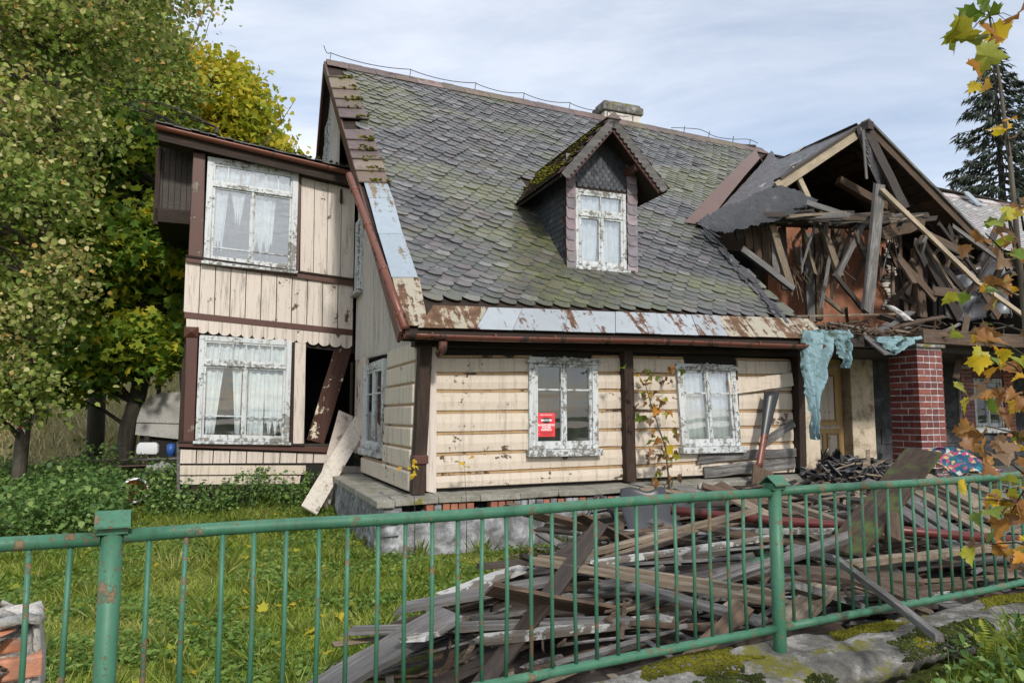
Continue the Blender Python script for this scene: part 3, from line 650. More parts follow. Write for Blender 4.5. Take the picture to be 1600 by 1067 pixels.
for c in cand[290:]: slate_geo(m, *c)
tag(m.build('slate_courses', MAT['slate'], roof), kind='stuff')
# verge slabs with moss, upper left edge
def quad_on_roof(name, pts, h, th, mat, bevel=0, par=None):
    P = [R(*p) for p in pts]; top = [rp(p.x, p.y, h) for p in P]; bot = [rp(p.x, p.y, h-th) for p in P]
    return part(name, MB().hexa(bot+top), mat, bevel=bevel, parent=par)
edge = lambda y: 508 + (632-508)*(y-98)/(520-98) - 1
inner = lambda y: 545 + (605-545)*(y-108)/(287-108)
ys = [103, 122, 140, 156, 170, 186, 206, 220, 236, 250, 268, 287]
for k in range(len(ys)-1):
    if k == 5: continue
    y0, y1 = ys[k], ys[k+1]+2; h = .05
    P = [rp(R(edge(y1)-2, y1).x-.02, R(edge(y1), y1).y-.03, h+.03), rp(R(inner(y1)+RND.uniform(-3, 4), y1+3).x, R(inner(y1), y1+3).y, h+.03), rp(R(inner(y0)+2, y0).x, R(inner(y0)+2, y0).y, h-.01), rp(R(edge(y0), y0).x-.02, R(edge(y0), y0).y, h-.01)]
    part('verge_slab', MB().hexa([p-Vector((0, -.01, .02)) for p in P]+P), 'slab', bevel=.004, parent=roof)
for k in range(len(ys)-1):       # moss cushions along the slab edges
    if k == 5: continue
    m = MB()
    for q in range(RND.choice((3, 6, 8)) if k < 5 else 11):
        u = RND.random(); y = ys[k+1]+2; px = edge(y) + (inner(y)-edge(y))*(.35+.65*u); p = R(px, y+RND.uniform(-2, 4)); c = rp(p.x, p.y, .07)
        r = RND.uniform(.02, .055)
        for _ in range(5):
            o = Vector((RND.uniform(-1, 1), RND.uniform(-1, 1), RND.uniform(-.3, .5)))*r; blob(m, c+o, r*RND.uniform(.4, .8)) if 'blob' in globals() else m.box(c+o-Vector((r, r, r))*.5, c+o+Vector((r, r, r))*.5)
    part('moss', m, 'moss', parent=roof)
quad_on_roof('broken_batten', [(557, 206), (577, 206), (576, 222), (561, 222)], .02, .02, 'wood_pale', par=roof)
# sheet flashing down the left verge
fl = [(287, 567, 603), (313, 575, 613), (368, 590, 628), (436, 611, 652)]
for k in range(3):
    (a, a0, a1), (b, b0, b1) = fl[k], fl[k+1]
    quad_on_roof('verge_flashing', [(b0, b+2), (b1, b+2), (a1, a), (a0, a)], .045+.004*(3-k), .006, 'flash_blue', par=roof)
quad_on_roof('verge_flashing', [(631, 513), (668, 513), (654, 437), (612, 437)], .042, .006, 'flash_rust', par=roof)
# eaves flashing: separate sheets with seams
xs = [652, 692, 742, 800, 880, 960, 1030, 1090, 1136, 1180, 1222, 1258, 1288]
for k in range(len(xs)-1):
    a, b = xs[k], xs[k+1]; yb = lambda x: 516+(x-633)*.0265; yt = lambda x: 482+(x-680)*.035
    ta = a + (46 if a < 700 else 30*(1-2*(a-633)/655) if a < 1280 else -20); tb = b + 30*(1-2*(b-633)/655)
    if k == 0: ta = 676
    elif a < 1280: ta = tbp
    if k == len(xs)-2: tb = 1266
    tbp = tb
    quad_on_roof('eaves_flashing', [(a, yb(a)), (b-.6, yb(b)), (tb-.6, yt(tb)), (ta, yt(ta))], .048+.005*(k % 2), .006, 'flash_rust' if k in (0, 1, 8, 9, 10, 11) else 'flash', par=roof)
# torn strip with tar paper
m = MB()
for k in range(26):
    u = k/26; p = Vector((p_V0.x+.12, p_V0.y, 0)).lerp(Vector((R(1222, 500).x, R(1222, 500).y, 0)), u)
    for _ in range(3):
        q = rp(p.x+RND.uniform(-.10, .06), p.y+RND.uniform(-.05, .05), .03+RND.random()*.03); d = Vector((RND.uniform(-.4, .4), -1, -.9)).normalized()
        m.beam(q, q+d*RND.uniform(.1, .3), RND.uniform(.03, .09), .006, up=(0, -.6, .7), seg=2, jit=.3)
part('torn_tar_strip', m, 'tar', parent=roof)
# ridge caps and verge
s = VL(5.5)
while s < 9.9:
    ln = RND.uniform(.35, .55); z0, z1 = roofz(s, 5.5), roofz(s+ln, 5.5)
    part('ridge_slate', MB().hexa([(s, 5.28, z0-.20+.04), (s+ln-.01, 5.28, z1-.20+.04), (s+ln-.01, 5.30, z1-.165+.04), (s, 5.30, z0-.165+.04), (s, 5.50, z0+.02), (s+ln-.01, 5.50, z1+.02), (s+ln-.01, 5.51, z1+.05), (s, 5.51, z0+.05)]), 'slab', parent=roof)
    part('ridge_slate', MB().hexa([(s, 5.49, z0+.02), (s+ln-.01, 5.49, z1+.02), (s+ln-.01, 5.75, z1-.19), (s, 5.75, z0-.19), (s, 5.50, z0+.06), (s+ln-.01, 5.50, z1+.06), (s+ln-.01, 5.77, z1-.16), (s, 5.77, z0-.16)]), 'slab', parent=roof)
    s += ln
# lightning wire on holders
def rz(s): return roofz(s, 5.5)
m = MB(); hs = [-.5, 1.1, 2.5, 3.6, 4.7, 5.65, 6.3]; pts = []
for a, b in zip([-.62]+hs[:-1], hs):
    for k in range(8):
        u = k/8; s = a+(b-a)*u; pts.append((s, 5.5, rz(s)+.20-.07*4*u*(1-u)+(.12 if a == -.62 else 0)*(1-u)))
m.tube(pts, .008, 5)
pts = [(s_, 5.5+.02*math.sin(s_*9), rz(s_)+.15+.05*math.sin(s_*4.1)) for s_ in [7.35+i*.12 for i in range(22)]]; m.tube(pts, .008, 5)
tag(m.build('lightning_wire', MAT['wire'], H))
for s in hs + [7.7, 8.4, 9.1, 9.6]: part('wire_holder', MB().beam((s, 5.5, rz(s)+.03), (s+.02, 5.48, rz(s)+.2), .012, .012), 'wire')
# valley sheet
a0, a1, b0, b1 = R(1068, 352), R(1100, 357), R(1178, 238), R(1206, 237)
for k in range(4):
    u0, u1 = k/4, (k+1)/4+.005; L = lambda u: rp(a0.x+(b0.x-a0.x)*u, a0.y+(b0.y-a0.y)*u, .055+.002*(4-k)); Rr = lambda u: rp(a1.x+(b1.x-a1.x)*u, a1.y+(b1.y-a1.y)*u, .045+.002*(4-k))
    P = [L(u0), Rr(u0), Rr(u1), L(u1)]; part('valley_sheet', MB().hexa([p-Vector((0, 0, .006)) for p in P]+P), 'metal_brown', parent=roof)
# ---- chimney
q0, q1 = Q(934, 208, 5.75), Q(996, 210, 5.75)
ch = empty('chimney', (q0.x, 5.45, 7.9), 0, H); cw = q1.x-q0.x; ht = Q(960, 162, 5.6).z-7.9
MB().box((.05, .05, -.5), (cw-.05, .55, ht-.25)).build('shaft', MAT['plaster'], ch, bevel=.02)
MB().box((0, 0, ht-.24), (cw, .6, ht-.06)).build('cap', MAT['concrete'], ch, bevel=.03)
MB().box((.04, .04, ht-.059), (cw-.06, .5, ht)).build('cap_crust', MAT['concrete'], ch, bevel=.02)
MB().box((.02, .02, -.2), (cw-.02, .04, ht-.62)).build('flashing', MAT['flash_blue'], ch)
# ---- main gutter and downpipes
def gutter(mb, a, b, r, n=10, seg=8, sag=.0):
    a, b = Vector(a), Vector(b)
    def fn(u, v):
        p = a.lerp(b, u); an = math.pi*(1+v); return (p.x, p.y+math.cos(an)*r, p.z+math.sin(an)*r - sag*math.sin(u*9))
    return mb.sheet(fn, seg, n, -.004)
ga, gb = Q(632, 521, -.57), Q(1292, 539, -.57)
part('gutter', gutter(MB(), (ga.x, -.57, ga.z), (gb.x, -.57, gb.z), .062, sag=.008, seg=24), 'pipe', smooth=True)
for k in range(8):
    u = (k+.4)/8; p = Vector((ga.x, -.57, ga.z)).lerp(Vector((gb.x, -.57, gb.z)), u); part('gutter_bracket', MB().box((p.x-.012, -.64, p.z-.03), (p.x+.012, -.47, p.z+.016)), 'pipe')
part('downpipe', MB().tube([(.13, -.57, 2.44), (.13, -.57, 2.36), (.12, -.45, 2.31)], .05, 12), 'pipe', smooth=True)
pa, pb = Vector((VL(3.4)-.08, 3.5, roofz(0, 3.5)-.12)), Vector((ga.x+.02, -.52, ga.z+.06))
pa = Qs(549, 283, VL(3.4)-.08)
part('verge_downpipe', MB().tube([pa+Vector((-.02, .1, .12)), pa, pa.lerp(pb, .33), pa.lerp(pb, .66), pb], .052, 12), 'pipe', smooth=True)
for u in (.08, .36, .66, .93): p = pa.lerp(pb, u); d = (pb-pa).normalized()*.03; part('pipe_collar', MB().tube([p-d, p+d], .062, 12), 'pipe', smooth=True)
# ================================================================== dormer
DA = Q(955, 183, DT-.35); dz0 = Q(890, 418, DT).z; dzt = Q(890, 262, DT).z; dm = (DS0+DS1)/2
apex = Vector((dm-.02, DT, Q(948, 205, DT).z))
# cheeks
def zroof_t(t, s): return roofz(s, t)
for sx, nm in ((DS0, 0), (DS1-.08, 1)):
    tb = DT
    while roofz(sx, tb) < dzt-.05: tb += .05
    part('dormer_cheek', MB().prism([(sx, DT, dz0-.1), (sx, tb+.1, roofz(sx, tb)), (sx, tb+.1, dzt), (sx, DT, dzt)], (.08, 0, 0)), 'slate_blue')
    if nm == 0:
        m = MB()
        zz = dz0
        r_ = 0
        while zz < dzt-.04:
            r_ += 1; y = DT+.03+(r_ % 2)*.07
            while y < tb+.1:
                if roofz(sx, y) < zz+.02: m.hexa([(sx-.018, y, zz-.01), (sx-.018, y+.13, zz-.01), (sx-.008, y+.13, zz-.01), (sx-.008, y, zz-.01), (sx-.006, y, zz+.1), (sx-.006, y+.13, zz+.1), (sx-.001, y+.13, zz+.1), (sx-.001, y, zz+.1)])
                y += .14
            zz += .085
        tag(part('dormer_cheek_slates', m, 'slate_blue'), kind='stuff')
# front posts with purple slates
for sx0, sx1 in ((DS0-.02, DS0+.13), (DS1-.13, DS1+.04)):
    part('dormer_post', MB().box((sx0+.01, DT-.02, dz0-.12), (sx1-.01, DT+.1, dzt+.08)), 'darkbrown')
    z = dz0-.08; k = 0
    while z < dzt+.02:
        k += 1; o = RND.uniform(-.006, .006)
        poly = [(sx0+o, z+.04), (sx0+.03+o, z+.005), (sx1-.03+o, z), (sx1+o, z+.04), (sx1+o, z+.19), (sx0+o, z+.19)]
        v = [(x, DT-.04-(z+.19-zz_)*.09, zz_) for x, zz_ in poly]
        part('corner_slate', MB().prism(v, (0, .008, 0)), 'slate_purple', parent=None); z += .155
# gable triangle with fish scale slates
part('dormer_gable', MB().prism([(DS0+.1, DT, dzt-.02), (DS1-.1, DT, dzt-.02), (DS1+.05, DT, dzt+.1), (apex.x, DT, apex.z-.05), (DS0-.05, DT, dzt+.1)], (0, .06, 0)), 'slate_blue')
wz1 = Q(890, 292, DT).z
m = MB(); z = wz1+.02; r_ = 0
while z < apex.z-.1:
    r_ += 1; half = (DS1-DS0)/2-.12 if z < dzt+.05 else max(0, (apex.z-.06-z)/(apex.z-dzt)*((DS1-DS0)/2+.1)); x = dm-half + (r_ % 2)*.045
    while x < dm+half-.03:
        a = [(x+.045+.044*math.cos(an), DT-.018, z+.04+.044*math.sin(an)) for an in [math.pi+math.pi*q/6 for q in range(7)]] + [(x+.089, DT-.006, z+.11), (x+.001, DT-.006, z+.11)]
        m.prism(a[::-1], (0, .006, 0)); x += .092
    z += .062
tag(part('dormer_gable_slates', m, 'slate_blue'), kind='stuff')
part('dormer_header', MB().box((DS0+.12, DT-.004, wz1-.01), (DS1-.12, DT+.08, wz1+.06)), 'darkbrown_x')
wx0, wx1 = DS0+.135, DS1-.135
window('dormer_window', (wx0, DT-.0, dz0+.03), wx1-wx0, wz1-dz0-.045, outer=.055, tz=(wz1-dz0)*.66, tn=2, sill=.05, out_=.02, glass='glass_sky',
       curtains=[(.02, .48, .02, .0, -.05), (.5, .98, .02, .02, 0)], tcurt=[(.02, .5, 0), (.5, .98, 0)])
part('dormer_sill_flashing', MB().hexa([(DS0-.05, DT-.14, dz0-.155), (DS1+.06, DT-.14, dz0-.15), (DS1+.06, DT, dz0-.06), (DS0-.05, DT, dz0-.06), (DS0-.05, DT-.14, dz0-.145), (DS1+.06, DT-.14, dz0-.14), (DS1+.06, DT-.02, dz0-.02), (DS0-.05, DT-.02, dz0-.02)]), 'flash_blue')
# dormer roof: two slopes, front edge overhanging
TF = DT-.40
fl_ = Q(876, 272, TF); fr_ = Q(1042, 296, TF); fa = Q(957, 184, TF)
def back_t(s, z):
    t = 0
    while roofz(s, t) < z: t += .03
    return t
tba = back_t(fa.x, fa.z); tl = back_t(fl_.x, fl_.z)
for (e_, nm) in ((fl_, 0), (fr_, 1)):
    te = back_t(e_.x, e_.z)
    poly = [Vector((e_.x, TF, e_.z)), Vector((fa.x, TF, fa.z)), Vector((fa.x, tba+.1, fa.z)), Vector((e_.x, te+.1, e_.z))]
    if nm: poly = poly[::-1]
    part('dormer_roof_board', MB().prism(poly, (0, 0, -.045)), 'darkbrown_x')
    # slates on it
    n = (poly[1]-poly[0]).cross(poly[2]-poly[1]).normalized()
    if n.z < 0: n = -n
    A = Vector((fa.x, TF, fa.z)); B = Vector((e_.x, TF, e_.z)); dn = (B-A).normalized(); Ls = (B-A).length; k = 0; m = MB()
    rows = int(Ls/.11)
    for r_ in range(rows):
        d0 = Ls+.03-r_*.11; y = TF-.03+(r_ % 2)*.1; u = d0/Ls; tend = tba+(te-tba)*min(1, u)
        while y < tend:
            w_ = min(.2, tend-y+.02); j = RND.uniform(-.01, .01)
            c0 = A+dn*(d0+j); 
            P = [Vector((c0.x, y, c0.z))+n*.045, Vector((c0.x, y+w_-.01, c0.z))+n*.045]; Q2 = [p-dn*.19-n*.035 for p in P]
            m.hexa([P[0]-n*.008, P[1]-n*.008, Q2[1]-n*.004, Q2[0]-n*.004, P[0], P[1], Q2[1], Q2[0]]) if not nm else m.hexa([P[1]-n*.008, P[0]-n*.008, Q2[0]-n*.004, Q2[1]-n*.004, P[1], P[0], Q2[0], Q2[1]])
            y += .2
    tag(part('dormer_roof_slates', m, 'slab'), kind='stuff')
    if nm == 0:
        m = MB()
        for _ in range(420):
            u = RND.random()**.8*.9; y = RND.uniform(TF, tba+(te-tba)*u); band_ = mnoise.noise(Vector((u*3, y*1.2, 4)))
            if band_ < -.05: continue
            p = A+dn*Ls*u; p = Vector((p.x, y, p.z))+n*.045; r = RND.uniform(.012, .035); m.add([p+Vector((r, 0, 0)), p+Vector((0, r*1.6, 0)), p-Vector((r, 0, 0)), p-Vector((0, r*1.6, 0)), p+n*r*.8], [(0,1,4),(1,2,4),(2,3,4),(3,0,4)])
        tag(part('roof_moss', m, 'moss'), kind='stuff')
    # scalloped bargeboard
    nb = 15; m = MB(); ax = Vector((A.x, TF-.03, A.z+.03)); bx = Vector((B.x, TF-.03, B.z+.01)); dd = (bx-ax); perp = Vector((-dd.z, 0, dd.x)).normalized()
    if perp.z > 0: perp = -perp
    top = [ax+dd*(i/(nb*4)) for i in range(nb*4+1)]
    for i in range(nb*4):
        f = lambda q: .10+.032*abs(math.sin(math.pi*q/4)); P = [top[i], top[i+1], top[i+1]+perp*f(i+1), top[i]+perp*f(i)]
        if nm == 1: P = P[::-1]
        m.prism(P[::-1], (0, .022, 0))
    part('scalloped_bargeboard', m, 'wood_grey')
    part('inner_bargeboard', MB().beam(ax+dd*.05+perp*.11+Vector((0, .05, 0)), bx-dd*.02+perp*.11+Vector((0, .05, 0)), .09, .03, up=(0, -1, 0)), 'brown_x', bevel=.004)
    part('purlin_end', MB().box((e_.x*.0+(DS0+.08 if nm == 0 else DS1-.17), TF+.06, dzt-.03), ((DS0+.17 if nm == 0 else DS1-.08), DT, dzt+.07)), 'brown_x', bevel=.02)
part('dormer_ridge_cap', MB().prism([(fa.x-.12, TF-.05, fa.z-.03), (fa.x, TF-.05, fa.z+.07), (fa.x+.12, TF-.05, fa.z-.03)], (0, tba-TF, 0)), 'slab')
# ================================================================== two-storey bay (veranda), set back on the left
T = 4.5
def B(px, py, t=T): return Q(px, py, t)
def qprism(name, pts, t, th, mat, bevel=.004, parent=None):     # an outline on plane t, given real thickness towards the back
    P = [Q(x, y, t) for x, y in pts]; a = sum((P[i].x*P[(i+1) % len(P)].z-P[(i+1) % len(P)].x*P[i].z) for i in range(len(P)))
    if a > 0: P = P[::-1]
    return part(name, MB().prism(P, (0, th, 0)), mat, bevel=bevel, parent=parent)
def boards(name, n, tl, tr, br, bl, t, th, mat, gap=1.2, jag=0):   # n vertical boards inside a pixel quad
    for i in range(n):
        u0, u1 = i/n, (i+1)/n
        lx = lambda a, b, u: (a[0]+(b[0]-a[0])*u, a[1]+(b[1]-a[1])*u)
        A, Bq, Cq, Dq = lx(tl, tr, u0), lx(tl, tr, u1), lx(bl, br, u1), lx(bl, br, u0); o = RND.uniform(-.006, .006)
        qprism(name, [A, (Bq[0]-gap, Bq[1]), (Cq[0]-gap, Cq[1]+RND.uniform(0, jag)), (Dq[0], Dq[1]+RND.uniform(0, jag))], t+o, th, mat, bevel=.003)
# inner box of the bay
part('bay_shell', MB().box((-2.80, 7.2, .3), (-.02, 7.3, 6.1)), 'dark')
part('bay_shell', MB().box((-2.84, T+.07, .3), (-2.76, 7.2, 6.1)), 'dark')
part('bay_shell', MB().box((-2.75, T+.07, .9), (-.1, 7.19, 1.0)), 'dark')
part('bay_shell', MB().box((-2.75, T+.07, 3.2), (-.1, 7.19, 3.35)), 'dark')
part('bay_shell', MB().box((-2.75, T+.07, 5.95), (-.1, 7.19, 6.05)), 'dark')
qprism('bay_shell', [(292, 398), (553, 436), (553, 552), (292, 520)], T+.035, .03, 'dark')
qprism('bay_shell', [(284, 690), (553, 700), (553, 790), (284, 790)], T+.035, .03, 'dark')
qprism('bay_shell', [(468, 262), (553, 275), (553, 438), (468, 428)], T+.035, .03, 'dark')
boards('bay_board', 11, (290, 409), (553, 447), (552, 516), (287, 487), T, .03, 'cream_v')
boards('bay_board', 4, (471, 268), (556, 280), (553, 436), (469, 424), T+.006, .028, 'cream_v', gap=.8)
boards('bay_board', 9, (282, 702), (517, 709), (516, 723), (281, 724), T+.004, .026, 'cream_v', gap=1.5)
for (a, b, c, d, m_) in (((281, 727), (478, 727), (478, 741), (281, 742), 'cream'), ((281, 744), (470, 743), (468, 756), (281, 757), 'cream'), ((510, 727), (571, 729), (571, 742), (505, 740), 'cream'), ((300, 759), (480, 760), (480, 778), (300, 780), 'darkbrown_x'), ((303, 781), (480, 780), (476, 797), (303, 797), 'wood_dark')):
    qprism('bay_sill_plank', [a, b, c, d], T+.002, .04, m_)
qprism('bay_edge_board', [(276, 690), (281, 690), (281, 790), (276, 790)], T-.01, .05, 'wood_grey')
qprism('bay_moulding', [(290, 400), (553, 438), (553, 447), (290, 409)], T-.05, .045, 'brown_x'); qprism('bay_moulding', [(290, 398), (553, 435), (553, 438), (290, 401)], T-.075, .07, 'darkbrown_x')
qprism('bay_moulding', [(288, 487), (551, 515), (551, 524), (288, 497)], T-.04, .035, 'brown_x')
qprism('bay_moulding', [(279, 690), (515, 699), (515, 707), (279, 698)], T-.06, .05, 'brown_x'); qprism('bay_moulding', [(278, 688), (476, 694), (476, 697), (278, 691)], T-.09, .08, 'darkbrown_x')
# scalloped valance: one board per scallop
for i in range(15):
    x0 = 291 + i*17.3; x1 = x0+17.1; s_ = lambda x: (x-291)*.106
    pts = [(x0, 497+s_(x0)), (x1, 497+s_(x1))] + [(x1-(x1-x0)*k/6, 513+s_(x1)*.98+4.5*math.sin(math.pi*k/6)**.7) for k in range(7)]
    qprism('valance_board', pts, T-.03, .018, 'cream_v', bevel=.002)
# posts
qprism('bay_post', [(302, 238), (321, 240), (317, 404), (294, 401)], T-.07, .12, 'brown', bevel=.01)
qprism('bay_post', [(291, 512), (310, 512), (303, 690), (286, 690)], T-.07, .12, 'brown', bevel=.01)
qprism('bay_post', [(285, 560), (291, 560), (286, 690), (278, 690)], T-.02, .08, 'darkbrown')
c0 = B(299, 519, T-.08); part('post_cap', MB().add([(c0.x-.11, T-.075, c0.z-.09), (c0.x+.11, T-.075, c0.z-.09), (c0.x+.11, T-.075, c0.z+.09), (c0.x-.11, T-.075, c0.z+.09), (c0.x, T-.15, c0.z)], [(0, 1, 4), (1, 2, 4), (2, 3, 4), (3, 0, 4), (3, 2, 1, 0)]), 'brown')
qprism('bay_post', [(464, 262), (471, 263), (467, 426), (459, 425)], T-.03, .08, 'brown')
qprism('bay_post', [(454, 532), (461, 533), (458, 694), (450, 694)], T-.02, .06, 'darkbrown')
qprism('bay_post', [(461, 535), (478, 537), (475, 693), (458, 693)], T-.025, .05, 'cream_v')
qprism('bay_post', [(548, 566), (552, 566), (550, 694), (546, 694)], T+.0, .06, 'darkbrown')
qprism('bay_sill_plank', [(476, 693), (550, 693), (550, 700), (476, 700)], T+.02, .06, 'wood_dark')
# windows of the bay
a, b = B(318, 409), B(462, 417); tp = B(321, 244).z
window('window', (a.x, T-.03, a.z), b.x-a.x, tp-a.z-.02, outer=.10, tz=(B(320, 287).z-a.z), tn=6, mid=[.16], sill=.04, sag=-.045, glass='glass_sky', tglass='glass_sky',
       curtains=[(.03, .2, .1, 0, -.08, .4), (.22, .42, .5, .07, -.1, .8), (.52, .8, .1, 0, -.05, .5)], tcurt=[(.0, 1, .0)])
a, b = B(305, 688), B(451, 692); tp = B(312, 522).z
window('window', (a.x, T-.03, a.z), b.x-a.x, tp-a.z-.02, outer=.085, tz=(B(311, 566).z-a.z), tn=6, mid=[.30], sill=.04, sag=-.03, glass='glass',
       curtains=[(.02, .24, .0, .03, -.12, .1), (.34, .46, .0, .08, 0, .1), (.54, .74, .0, 0, .0, .1), (.72, .98, .03, .05, 0, .4)], tcurt=[(0, 1, 0)])
# leaning peeling board inside the open doorway
part('peeling_board', MB().beam(B(493, 690, T+.10), B(537, 541, T+.03), .30, .035, up=(0, -1, .1), seg=6, jit=.015), 'peelboard', bevel=.003)
# bay roof: gutter, fascia, mossy slates
la, lb = B(243, 196, T-.28), B(552, 270, T-.28)
part('bay_gutter', gutter(MB(), la, lb, .07, seg=16), 'pipe', smooth=True)
part('bay_fascia', MB().hexa([la+Vector((.04, .05, -.22)), lb+Vector((0, .05, -.22)), lb+Vector((0, .09, -.22)), la+Vector((.04, .09, -.22)), la+Vector((.04, .05, .02)), lb+Vector((0, .05, .02)), lb+Vector((0, .09, .02)), la+Vector((.04, .09, .02))]), 'darkbrown_x')
part('bay_soffit', MB().hexa([la+Vector((.04, .1, -.12)), lb+Vector((0, .1, -.12)), lb+Vector((0, .33, -.24)), la+Vector((.04, .33, -.24)), la+Vector((.04, .1, -.07)), lb+Vector((0, .1, -.07)), lb+Vector((0, .33, -.17)), la+Vector((.04, .33, -.17))]), 'darkbrown_x')
part('bay_roof_deck', MB().hexa([la+Vector((0, .04, -.04)), lb+Vector((0, .04, -.04)), lb+Vector((0, 3.1, .5)), la+Vector((0, 3.1, .5)), la+Vector((0, .04, .01)), lb+Vector((0, .04, .01)), lb+Vector((0, 3.1, .56)), la+Vector((0, 3.1, .56))]), 'darkbrown_x')
m = MB(); mm = MB()
for r_ in range(18):
    n_ = 24
    for k in range(n_):
        u = (k+(r_ % 2)*.5)/n_; c = la.lerp(lb, min(.985, u)) + Vector((0, -.03+r_*.17, .045+r_*.030+RND.uniform(0, .02))); w_ = (lb.x-la.x)/n_
        sl = (lb.z-la.z)/(lb.x-la.x)
        m.hexa([c, c+Vector((w_*.96, 0, sl*w_)), c+Vector((w_*.96, .25, sl*w_+.02)), c+Vector((0, .25, .02)), c+Vector((0, 0, .016)), c+Vector((w_*.96, 0, sl*w_+.016)), c+Vector((w_*.96, .25, sl*w_+.035)), c+Vector((0, .25, .035))])
        if r_ < 2 or RND.random() < .4:
            for _ in range(3): blob(mm, c+Vector((RND.uniform(0, w_), RND.uniform(0, .1), .03)), RND.uniform(.02, .05))
tag(part('bay_roof_slates', m, 'tar'), kind='stuff'); tag(part('roof_moss', mm, 'moss_dark'), kind='stuff')
# dark boarded lean-to behind the bay's left corner
P0, P1 = B(248, 232, 4.95), B(299, 352, 4.95); wb = (P1.x-P0.x)/6
for k in range(6): part('lean_to_board', MB().box((P0.x+k*wb, 4.95, P1.z+.1), (P0.x+(k+1)*wb-.008, 4.98, P0.z+.05)), 'wood_dark')
part('lean_to_rail', MB().box((P0.x-.02, 4.9, P1.z), (P1.x, 5.05, P1.z+.24)), 'darkbrown_x', bevel=.01)
part('lean_to_frame', MB().box((P0.x-.03, 4.9, P1.z-.05), (P0.x+.05, 5.05, P0.z)), 'darkbrown', bevel=.01)
part('lean_to_wall', MB().box((P0.x, 5.0, P1.z+.05), (P1.x+.6, 7.2, P0.z)), 'dark')
# ================================================================== collapsed right wing
GT = 2.0
AP = Q(1345, 199, GT); VB = Q(1225, 287, GT); RB = Q(1532, 388, GT)
rb = R(1206, 240)
Bk = Vector((AP.x, 4.9, AP.z+.12))
# left slope (still felted), runs back to the valley
def wsheet(name, A_, B_, C_, D_, mat, th=.05, sag=0, nu=10, nv=10, par=None, rag=0):
    A_, B_, C_, D_ = map(Vector, (A_, B_, C_, D_))
    def fn(u, v):
        p = A_.lerp(B_, u).lerp(D_.lerp(C_, u), v); k = 4*u*(1-u)*4*v*(1-v)*.25
        return p + Vector((0, 0, -sag*k*4 + (.03*mnoise.noise(p*3) if sag else 0))) + (Vector((0, -rag*abs(mnoise.noise(p*5)), 0)) if v == 0 else Vector())
    return part(name, MB().sheet(fn, nu, nv, th), mat, parent=par)
V0 = rp(p_V0.x, p_V0.y, .04)
wsheet('wing_roof_felt', VB+Vector((0, 0, .05)), AP+Vector((0, 0, .06)), Bk, rp(rb.x, rb.y, .05), 'tar', .05, sag=.02, nu=20, nv=16)
wsheet('wing_roof_felt', V0, VB+Vector((0, 0, .06)), rp(rb.x, rb.y, .06), rp(a1.x, a1.y, .07), 'tar', .04, sag=.05, nu=20, nv=16)
# loose slates left on the felt
for (x, y, r_) in ((1228, 262, .3), (1262, 247, .1), (1290, 228, -.2), (1180, 300, .4), (1150, 318, .2), (1132, 334, .1), (1110, 342, -.1), (1165, 330, .5), (1240, 240, .2)):
    p = VB.lerp(V0, max(0, min(1, (1225-x)/140))) if x < 1225 else VB.lerp(AP, (x-1225)/120)
    q = Q(x, y, p.y+.5); m = MB(); q = Vector((q.x, p.y+.5, q.z))
    wd_ = RND.uniform(.2, .4); m.beam(q, q+Vector((wd_, .1, .2)), .2, .008, up=(-.5, 0, .8)); part('loose_slate', m, 'slate_light')
# pale new rafter at the front of the left slope
part('rafter', MB().beam(Q(1213, 293, GT-.06), Q(1336, 211, GT-.06), .19, .07, seg=3, jit=.01), 'wood_new', bevel=.004)
part('verge_strip', MB().beam(Q(1215, 281, GT-.03), Q(1338, 200, GT-.03), .05, .2, seg=6, jit=.03), 'wood_dark')
# drooping torn felt sheet
tl_, tr_ = Q(1128, 325, 1.3), Q(1215, 292, 1.85)
def felt(u, v):
    top = Q(1085+(1215-1085)*u, 352+(290-352)*u**.8, 1.0+.9*u); bx = 1100 + (1277-1100)*u; by = 360 - (360-322)*0*u + 0
    bp = [(1100, 358), (1130, 363), (1160, 360), (1185, 350), (1215, 345), (1250, 328), (1277, 313)]
    f = u*6; i = min(5, int(f)); f -= i; q = Q(bp[i][0]+(bp[i+1][0]-bp[i][0])*f, bp[i][1]+(bp[i+1][1]-bp[i][1])*f, .85+.9*u)
    p = top.lerp(q, v); n = mnoise.noise(p*2.5); return p + Vector((0, -.05*math.sin(v*3.1)+.06*n, .04*n+.05*mnoise.noise(p*7)+.03*mnoise.noise(p*17)))
part('torn_felt', MB().sheet(felt, 60, 26, .01), 'tar')
# right slope: underside boards and rafters seen from below
RBk = Vector((RB.x, 5.0, RB.z)); nn = 15
for k in range(nn):
    u0, u1 = k/nn, (k+1)/nn-.006
    P = [AP.lerp(RB, u0)+Vector((0, .02, .05)), AP.lerp(RB, u1)+Vector((0, .02, .05))]
    Pb = [Vector((p.x, 5.2, p.z)) for p in P]
    part('sheathing_board', MB().hexa([P[0], P[1], Pb[1], Pb[0]]+[p+Vector((.015, 0, .03)) for p in (P[0], P[1], Pb[1], Pb[0])]), 'wood_brown' if RND.random() < .3 else 'wood_dark')
for t_ in (2.5, 3.4, 4.3):
    part('rafter', MB().beam((AP.x, t_, AP.z-.03), (RB.x, t_, RB.z-.03), .09, .13, up=(.5, 0, .8)), 'wood_dark')
    part('rafter', MB().beam((AP.x, t_, AP.z-.06), (VB.x, t_, VB.z-.03), .09, .13, up=(-.5, 0, .8)), 'wood_brown')
part('verge_board', MB().beam(AP+Vector((.02, -.06, .04)), RB+Vector((.1, -.06, -.02)), .14, .04, seg=8, jit=.02), 'wood_brown')
part('verge_board', MB().beam(AP+Vector((.08, -.03, .13)), RB+Vector((.16, -.03, .06)), .05, .2, seg=8, jit=.03), 'wood_grey')
